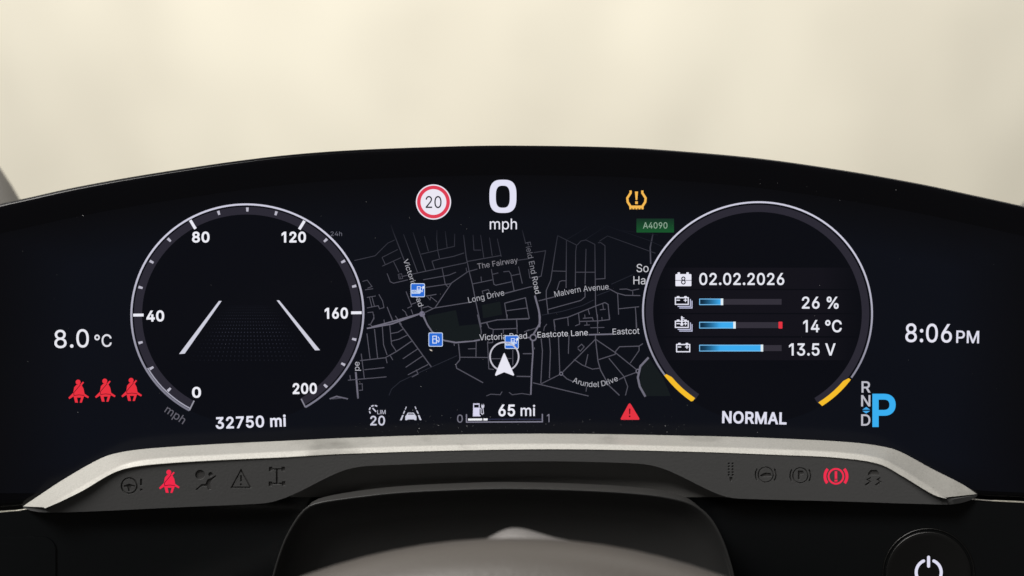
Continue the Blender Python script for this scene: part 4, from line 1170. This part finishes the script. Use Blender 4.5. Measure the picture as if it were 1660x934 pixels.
# ------------------------------------------------------------------ silver and charcoal telltale bar
tbar = thing('telltale_bar', 'silver topped charcoal warning light bar below the display', 'trim bar')
A = [(37, 821), (60, 805.5), (105, 776), (166, 742), (200, 732.5), (250, 726.5), (360, 719.5), (460, 714.8), (560, 710), (740, 704.5),
     (920, 703.3), (1140, 707), (1266, 711), (1383, 717.5), (1441, 726), (1467, 736), (1509, 759), (1560, 785), (1584, 801)]
B = [(70, 822.3), (90, 812.6), (118, 797), (175, 764.5), (210, 750), (262, 742.5), (360, 737), (460, 732), (560, 727), (740, 721.5),
     (920, 719.5), (1140, 724.5), (1266, 728.5), (1368, 734), (1426, 743), (1456, 757.5), (1494, 781), (1516, 795), (1533, 806.4)]
C = [(73, 824.3), (100, 812.6), (136, 795), (184, 767), (215, 758), (272, 751.8), (360, 746.5), (460, 742), (560, 736), (740, 730.5),
     (920, 728.5), (1140, 733), (1266, 738), (1358, 742.8), (1425, 753), (1466, 774.5), (1501, 796), (1519, 805), (1535, 808.6)]
A, B, C = matched([A, B, C], 7)


def lerp2(a, b, t):
    return [(p[0] + (q[0] - p[0]) * t, p[1] + (q[1] - p[1]) * t) for p, q in zip(a, b)]


def row_at(line, d):
    return [P(x, y, d) for x, y in line]


FD0 = 0.0150


def fd(x, y):
    k = min(1.0, max(0.0, (x - 36) / 38.0), max(0.0, (1586 - x) / 46.0))
    return (FD0 - 0.00004 * (y - 735)) * k


DB = FD0 - 0.0016
rows = [row_at(A, -0.002), row_at(A, 0.0004), row_at(lerp2(A, B, 0.05), 0.0004 + 0.05 * (DB - 0.0004)), row_at(lerp2(A, B, 0.5), 0.5 * DB), row_at(lerp2(A, B, 0.90), 0.90 * DB), row_at(lerp2(A, B, 0.965), 0.965 * DB),
        row_at(lerp2(B, C, 0.06), DB + 0.00005), row_at(lerp2(B, C, 0.14), DB + 0.0002), row_at(lerp2(B, C, 0.5), DB + 0.0009), row_at(lerp2(B, C, 0.84), DB + 0.0016),
        row_at(lerp2(B, C, 0.95), DB + 0.0018), [P(x, y, fd(x, y) + 0.0003) for x, y in C], [P(x, y + 0.6, fd(x, y) - 0.002) for x, y in C]]
v, f = loft(rows)
mesh_obj('silver_trim', v, f, M_SILVER, tbar, smooth=True, )
SIL_ENDS = [[r[e] for r in rows[1:7]] for e in (0, -1)]
DN = smooth_line([(38, 823.5), (50, 828), (75, 831), (140, 829.5), (300, 822), (420, 816.6), (442, 813.6), (475, 802), (531, 774), (558, 762.5), (586, 756.5),
                  (642, 753.5), (752, 749.5), (880, 747.8), (960, 749), (1040, 752.2), (1069, 757.8), (1097, 769), (1152, 796), (1177, 805.5),
                  (1200, 808.5), (1366, 813), (1491, 817), (1546, 817.5), (1572, 811.5), (1584, 804.5)], 9)
outline = [(37.5, 822)] + list(C) + [(1584.5, 802.5)] + list(reversed(DN))
T1 = lambda x, y: (190 + x / 5.929, 745 + y / 5.929)
T2 = lambda x, y: (1160 + x / 5.929, 735 + y / 5.929)


def zpoly(T, s):
    return [T(*map(float, p.split(','))) for p in s.split()]


def zrect(T, a, b, c, d):
    return [T(a, b), T(c, b), T(c, d), T(a, d)]


def zring(T, cx, cy, r1, r2, n=36):
    k = 5.929
    c = T(cx, cy)
    return [circle(c[0], c[1], r1 / k, n), circle(c[0], c[1], r2 / k, n)]


def zarc(T, cx, cy, r0, r1, a0, a1, n=8):
    c = T(cx, cy)
    k = 5.929
    o = [(c[0] + r1 / k * math.sin(math.radians(a0 + (a1 - a0) * i / n)), c[1] - r1 / k * math.cos(math.radians(a0 + (a1 - a0) * i / n))) for i in range(n + 1)]
    q = [(c[0] + r0 / k * math.sin(math.radians(a0 + (a1 - a0) * i / n)), c[1] - r0 / k * math.cos(math.radians(a0 + (a1 - a0) * i / n))) for i in range(n + 1)]
    return o + q[::-1]


ICONS = {
    'steering_symbol': zring(T1, 115, 252, 82, 66) + [zpoly(T1, '62,250 98,238 115,232 132,238 172,250 168,266 134,266 124,306 106,306 98,266 64,266'),
                        zrect(T1, 220, 184, 240, 250), zrect(T1, 220, 280, 242, 302)],
    'airbag_symbol': [circle(*T1(797, 146), 48 / 5.929, 24), circle(*T1(897, 142), 22 / 5.929, 14),
                      zpoly(T1, '750,290 806,238 848,232 868,190 900,178 945,150 956,162 910,198 896,235 904,292 876,292 862,262 815,258 768,296')],
    'hazard_symbol': [zpoly(T1, '1190,85 1298,276 1086,276'), zpoly(T1, '1190,116 1270,260 1114,260'), zrect(T1, 1182, 150, 1198, 214), zrect(T1, 1182, 230, 1198, 248)],
    'drivetrain_symbol': [zpoly(T1, '1458,70 1492,70 1492,84 1578,84 1578,70 1612,70 1612,114 1578,114 1578,102 1545,102 1545,222 1583,222 1583,208 1616,208 '
                                    '1616,254 1583,254 1583,242 1490,242 1490,258 1456,258 1456,212 1490,212 1490,222 1525,222 1525,102 1492,102 1492,114 1458,114')],
    'filter_symbol': [circle(*T2(x, y), 11 / 5.929, 8) for y in (98, 126, 154, 182, 208) for x in (128, 164)] + [zpoly(T2, '132,228 162,228 160,268 140,272')],
    'brake_hold_symbol': zring(T2, 482, 205, 78, 66) + [zarc(T2, 482, 205, 92, 106, 55, 125), zarc(T2, 482, 205, 92, 106, 235, 305),
                          zpoly(T2, '425,212 470,186 530,188 542,226 480,228 440,226')],
    'parking_symbol': zring(T2, 815, 212, 78, 66) + [zarc(T2, 815, 212, 92, 106, 55, 125), zarc(T2, 815, 212, 92, 106, 235, 305),
                       zpoly(T2, '792,164 838,166 850,184 842,206 810,212 810,254 792,254')],
    'stability_symbol': [zpoly(T2, '1462,212 1470,184 1490,160 1550,160 1568,184 1576,212'),
                         zpoly(T2, '1432,300 1474,272 1446,250 1490,228 1500,240 1470,252 1502,276 1448,312'),
                         zpoly(T2, '1530,300 1572,272 1544,250 1580,228 1590,240 1568,252 1600,276 1546,312')],
}
holes = [c for cs in ICONS.values() for c in cs]
contours = [outline] + holes
grid = []
rndg = random.Random(3)
for gx in range(60, 1575, 9):
    for gy in range(728, 832, 9):
        p = (gx + rndg.uniform(-1, 1), gy + rndg.uniform(-1, 1))
        if winding(p, [outline]) and all(min(math.dist(p, q) for q in c) > 1.0 for c in holes if abs(c[0][0] - p[0]) < 40):
            grid.append(p)
v2, f2 = fill(contours, evenodd=True, extra=grid)
DEEP = 0.0007
vv = [P(x, y, fd(x, y)) for x, y in v2]
ff = list(f2)
nn = [(toward(p) * 0.97 + Vector((0, 0, -0.12))).normalized() for p in vv]
# icon recess walls
for c in holes:
    b = len(vv)
    for q in c:
        vv.append(P(q[0], q[1], fd(*q)))
    for q in c:
        vv.append(P(q[0], q[1], fd(*q)) - toward(P(q[0], q[1], 0)) * DEEP)
    m = len(c)
    for i in range(m):
        ff.append((b + i, b + (i + 1) % m, b + m + (i + 1) % m, b + m + i))
# underside
b = len(vv)
for q in DN:
    p = P(q[0], q[1], fd(*q))
    vv += [p, p + toward(p) * -0.0135 + Vector((0, 0, -0.0005))]
for i in range(len(DN) - 1):
    ff.append((b + 2 * i, b + 2 * i + 2, b + 2 * i + 3, b + 2 * i + 1))
# end faces under the tips of the silver trim
for sgn, col_ in zip((1, -1), SIL_ENDS):
    b = len(vv)
    m = len(col_)
    vv += [Vector(p) + Vector((0, 0, -0.0001)) for p in col_] + [Vector(p) + Vector((0, 0, -0.0018 - 0.0004 * min(1, i / 6))) + Vector((sgn * 0.0028, 0, 0)) - toward(p) * 0.0006 for i, p in enumerate(col_)]
    ff += [(b + i, b + i + 1, b + m + i + 1, b + m + i) for i in range(m - 1)]
mesh_obj('face_panel', vv, ff, M_FACE, tbar)
for nm, cs in ICONS.items():
    v3, f3 = fill(cs, evenodd=True)
    mesh_obj(nm, [P(x, y, fd(x, y)) - toward(P(x, y, 0)) * (DEEP - 0.00002) for x, y in v3], f3, M_INLAY, tbar)
a, b = seatbelt(274.6, 780.4, 1.0)
for g_, nm, off in ((a, 'lit_seat_belt_symbol', 0.00005), (b, None, 0.0001)):
    verts = [P(x, y, fd(x, y) + off) for x, y in g_.v]
    cols = [lin((240, 42, 74)) if nm else lin((90, 12, 30)) for _ in g_.v]
    o = mesh_obj(nm or 'belt_line', verts, g_.f, M_PIX, tbar if nm else lit, colors=cols)
    if nm:
        lit = o
        o['label'] = 'glowing red seat belt symbol on the charcoal bar'
g_ = Draw()
RED = (240, 46, 78)
g_.poly(zring(T2, 1157, 221, 80, 62), RED, evenodd=True)
g_.poly(zarc(T2, 1157, 221, 92, 120, 48, 128), RED)
g_.poly(zarc(T2, 1157, 221, 92, 120, 232, 312), RED)
g_.poly(zrect(T2, 1145, 172, 1169, 245), RED)
g_.poly(zrect(T2, 1143, 253, 1171, 272), RED)
o = mesh_obj('lit_brake_symbol', [P(x, y, fd(x, y) + 0.00005) for x, y in g_.v], g_.f, M_PIX, tbar, colors=g_.c)
o['label'] = 'glowing red brake warning symbol on the charcoal bar'

# specks lying on the silver trim
vv, ff = [], []
rnd = random.Random(5)
for i in range(80):
    k = rnd.randrange(6, len(A) - 6) if i < 35 else rnd.randrange(int(len(A) * 0.66), len(A) - 4)
    t = rnd.uniform(0.05, 0.95)
    q = lerp2(A, B, t)[k]
    p = P(q[0], q[1], t * DB + 0.0002)
    s = rnd.choice((0.00005, 0.00007, 0.0001, 0.00014))
    e1, e2 = Vector((s * rnd.uniform(0.8, 2.2), 0, 0)), Vector((0, -s * 1.2, 0.3 * s))
    n0 = len(vv)
    vv += [p - e1, p + e2, p + e1, p - e2]
    ff.append((n0, n0 + 1, n0 + 2, n0 + 3))
M_SPECK = material('mixed_specks', (0.5, 0.5, 0.5), 0.8)
vary(M_SPECK, (0.04, 0.04, 0.04), (0.85, 0.83, 0.8), 160, 0.44, 0.5, 1.0)
o = mesh_obj('trim_specks', vv, ff, M_SPECK, tbar)
o['kind'] = 'stuff'

# ------------------------------------------------------------------ lower dash
dash = thing('lower_dashboard', 'glossy black lower dashboard under the bar with seam line', 'dashboard')


def dd(y):
    return -0.0015 + max(0.0, (y - 800)) * 0.00011


rows = []
xs2 = [-260 + 2180 * i / 90 for i in range(91)]
for k in range(15):
    t = k / 14
    rows.append([P(x, interp(BOT, x) + 2.2 + (1120 - interp(BOT, x)) * t, dd(interp(BOT, x) + (1120 - interp(BOT, x)) * t)) for x in xs2])
v, f = loft(rows)
mesh_obj('lower_panel', v, f, M_DASH, dash, smooth=True)
for xa, xb in ((-240, 42), (1578, 1900)):
    n = 30
    pts = [P(xa + (xb - xa) * i / n, interp(BOT, xa + (xb - xa) * i / n) + 1.2, 0.0004) for i in range(n + 1)]
    v, f = tube(pts, 0.00015, 6)
    mesh_obj('seam_strip', v, f, M_CHROME, dash, smooth=True)
# switch panel on the left
ol = rrect(-150, 869, 91, 1060, 22, 8)
vin = rrect(-148, 870.6, 89.4, 1058, 20.6, 8)
rows = [[P(x, y, dd(y) - 0.0005) for x, y in ol], [P(x, y, dd(y) + 0.0006) for x, y in ol], [P(x, y, dd(y) + 0.0009) for x, y in vin]]
v, f = loft(rows, closed=True)
n = len(ol)
f.append(tuple(range(2 * n, 3 * n)))
mesh_obj('switch_panel', v, f, M_DASH, dash, smooth=False)
# start button
BX, BY = 1505.3, 931.5


def bp(r, a, d):
    x, y = BX + r * math.sin(a), BY - r * math.cos(a)
    return P(x, y, dd(y) + d)


angs = [2 * math.pi * i / 64 for i in range(64)]
rows = [[bp(r, a, d) for a in angs] for r, d in ((76, -0.0002), (75, 0.0001), (74, 0.00012), (73, 0.0001), (71.6, -0.0002), (70.6, -0.0008))]
v, f = loft(rows, closed=True)
btn = mesh_obj('start_button', v, f, M_RING, dash, smooth=True)
btn['label'] = 'round black start button with white power symbol'
rows = [[bp(r, a, d) for a in angs] for r, d in ((70.3, -0.0010), (70.1, -0.0001), (69.4, 0.0002), (68, 0.00025), (62, 0.0002), (40, 0.0001), (15, 0.0), (0.5, 0.0))]
v, f = loft(rows, closed=True)
mesh_obj('button_cap', v, f, M_RING, btn, smooth=True)
g_ = Draw()
g_.line([(1505.5 + 20.3 * math.sin(math.radians(a)), 928 - 20.3 * math.cos(math.radians(a))) for a in range(24, 337, 6)], 5.0, (222, 221, 240), step=99)
for a in (24, 336):
    g_.poly(circle(1505.5 + 20.3 * math.sin(math.radians(a)), 928 - 20.3 * math.cos(math.radians(a)), 2.5, 14), (222, 221, 240))
g_.line([(1505.3, 903.4), (1505.3, 918)], 5.0, (222, 221, 240))
for y in (903.4, 918):
    g_.poly(circle(1505.3, y, 2.5, 14), (222, 221, 240))
mesh_obj('power_symbol', [P(x, y, dd(y) + 0.0004) for x, y in g_.v], g_.f, M_PIX, btn, colors=g_.c)

# ------------------------------------------------------------------ steering column cowl
rx_ = [470 + 720 * i / 60 for i in range(61)]
rows = [[P(x, y, -0.0009 + 0.00018 * k) for x in rx_] for k, y in enumerate((742, 752, 762, 772, 782, 792, 806))]
v, f = loft(rows)
mesh_obj('recess_panel', v, f, M_RECESS, dash, smooth=True)
cowl = thing('steering_column_cowl', 'black arched steering column cowl behind the wheel rim', 'cowl')
OUT = smooth_line([(424, 1010), (432, 970), (442, 932), (452, 898), (464, 868), (484, 835), (500, 820), (520, 813.5), (558, 807.5), (642, 798), (752, 792.5),
                   (830, 791), (958, 794.5), (1042, 800), (1086, 806), (1125, 817), (1152, 839), (1172, 874), (1186, 915), (1192, 940), (1200, 975), (1208, 1010)], 8)
CD = 0.040


def shift(line, top):
    """outline pushed back: upper part rises by `top` pixels, flanks stay"""
    o = []
    for x, y in line:
        k = max(0.0, min(1.0, (850 - y) / 45.0))
        cx = 818
        o.append((x + (cx - x) * 0.02, y - top * k))
    return o


rows = [row_at(shift(OUT, 9.6), 0.006), row_at(shift(OUT, 9.4), 0.012), row_at(shift(OUT, 4.6), 0.026), row_at(shift(OUT, 1.0), CD - 0.002), row_at(OUT, CD)]
v, f = loft(rows)
mesh_obj('cowl_top', v, f, M_COWLTOP, cowl, smooth=True)
rows = []
for sc_, dy, d in ((1.0, 0.0, CD), (0.997, 1.2, CD + 0.0006), (0.99, 3.5, CD - 0.0004), (0.975, 8, CD - 0.004), (0.94, 18, CD - 0.010), (0.85, 42, CD - 0.016), (0.5, 95, CD - 0.018), (0.02, 140, CD - 0.018)):
    rows.append([P(818 + (x - 818) * sc_, max(y + dy * min(1, max(0.0, (1000 - y) / 160)), y), d) for x, y in OUT])
v, f = loft(rows)
mesh_obj('cowl_front', v, f, M_COWL, cowl, smooth=True)

# ------------------------------------------------------------------ steering wheel
wheel = thing('steering_wheel', 'greige leather steering wheel rim, blurred in the foreground', 'steering wheel')
TILT = math.radians(25)
WN = Vector((0, -math.cos(TILT), math.sin(TILT)))
WU = Vector((0, math.sin(TILT), math.cos(TILT)))
RW, RT = 0.183, 0.0165
topc = PD(832, 876 + 80, 0.472)
WC = topc - WU * RW
rows = []
for i in range(128):
    a = 2 * math.pi * i / 128
    rad = Vector((math.sin(a), 0, 0)) + WU * math.cos(a)
    c = WC + rad * RW
    rows.append([c + rad * (RT * math.cos(q)) + WN * (RT * 1.15 * math.sin(q)) for q in (2 * math.pi * k / 28 for k in range(28))])
rows.append(rows[0])
v, f = loft(rows, closed=True)
mesh_obj('rim', v, f, M_LEATHER, wheel, smooth=True)
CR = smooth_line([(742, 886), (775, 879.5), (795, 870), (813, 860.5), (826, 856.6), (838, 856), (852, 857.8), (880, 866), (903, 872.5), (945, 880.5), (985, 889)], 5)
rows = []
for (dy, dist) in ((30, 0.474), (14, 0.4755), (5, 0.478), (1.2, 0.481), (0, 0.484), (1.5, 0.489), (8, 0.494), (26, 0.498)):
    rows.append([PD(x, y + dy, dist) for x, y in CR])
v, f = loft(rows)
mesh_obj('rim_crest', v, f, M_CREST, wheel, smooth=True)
# hub and spokes, below the picture
rows = []
for r_, h_ in ((0.001, 0.012), (0.045, 0.010), (0.066, 0.002), (0.072, -0.012), (0.06, -0.035), (0.001, -0.05)):
    rows.append([WC + (Vector((math.sin(a), 0, 0)) + WU * math.cos(a)) * r_ + WN * (h_ - 0.02) for a in (2 * math.pi * k / 40 for k in range(40))])
v, f = loft(rows, closed=True)
mesh_obj('hub', v, f, M_COWL, wheel, smooth=True)
for a in (math.radians(97), math.radians(263), math.radians(180)):
    rad = Vector((math.sin(a), 0, 0)) + WU * math.cos(a)
    tan = rad.cross(WN)
    rows = []
    for r_, w_ in ((0.055, 0.022), (0.11, 0.015), (0.175, 0.013)):
        c = WC + rad * r_ + WN * (-0.02 + 0.02 * (r_ - 0.055) / 0.12)
        rows.append([c + tan * (w_ * math.cos(q)) + WN * (0.007 * math.sin(q)) for q in (2 * math.pi * k / 12 for k in range(12))])
    v, f = loft(rows, closed=True)
    mesh_obj('spoke', v, f, M_COWL, wheel, smooth=True)
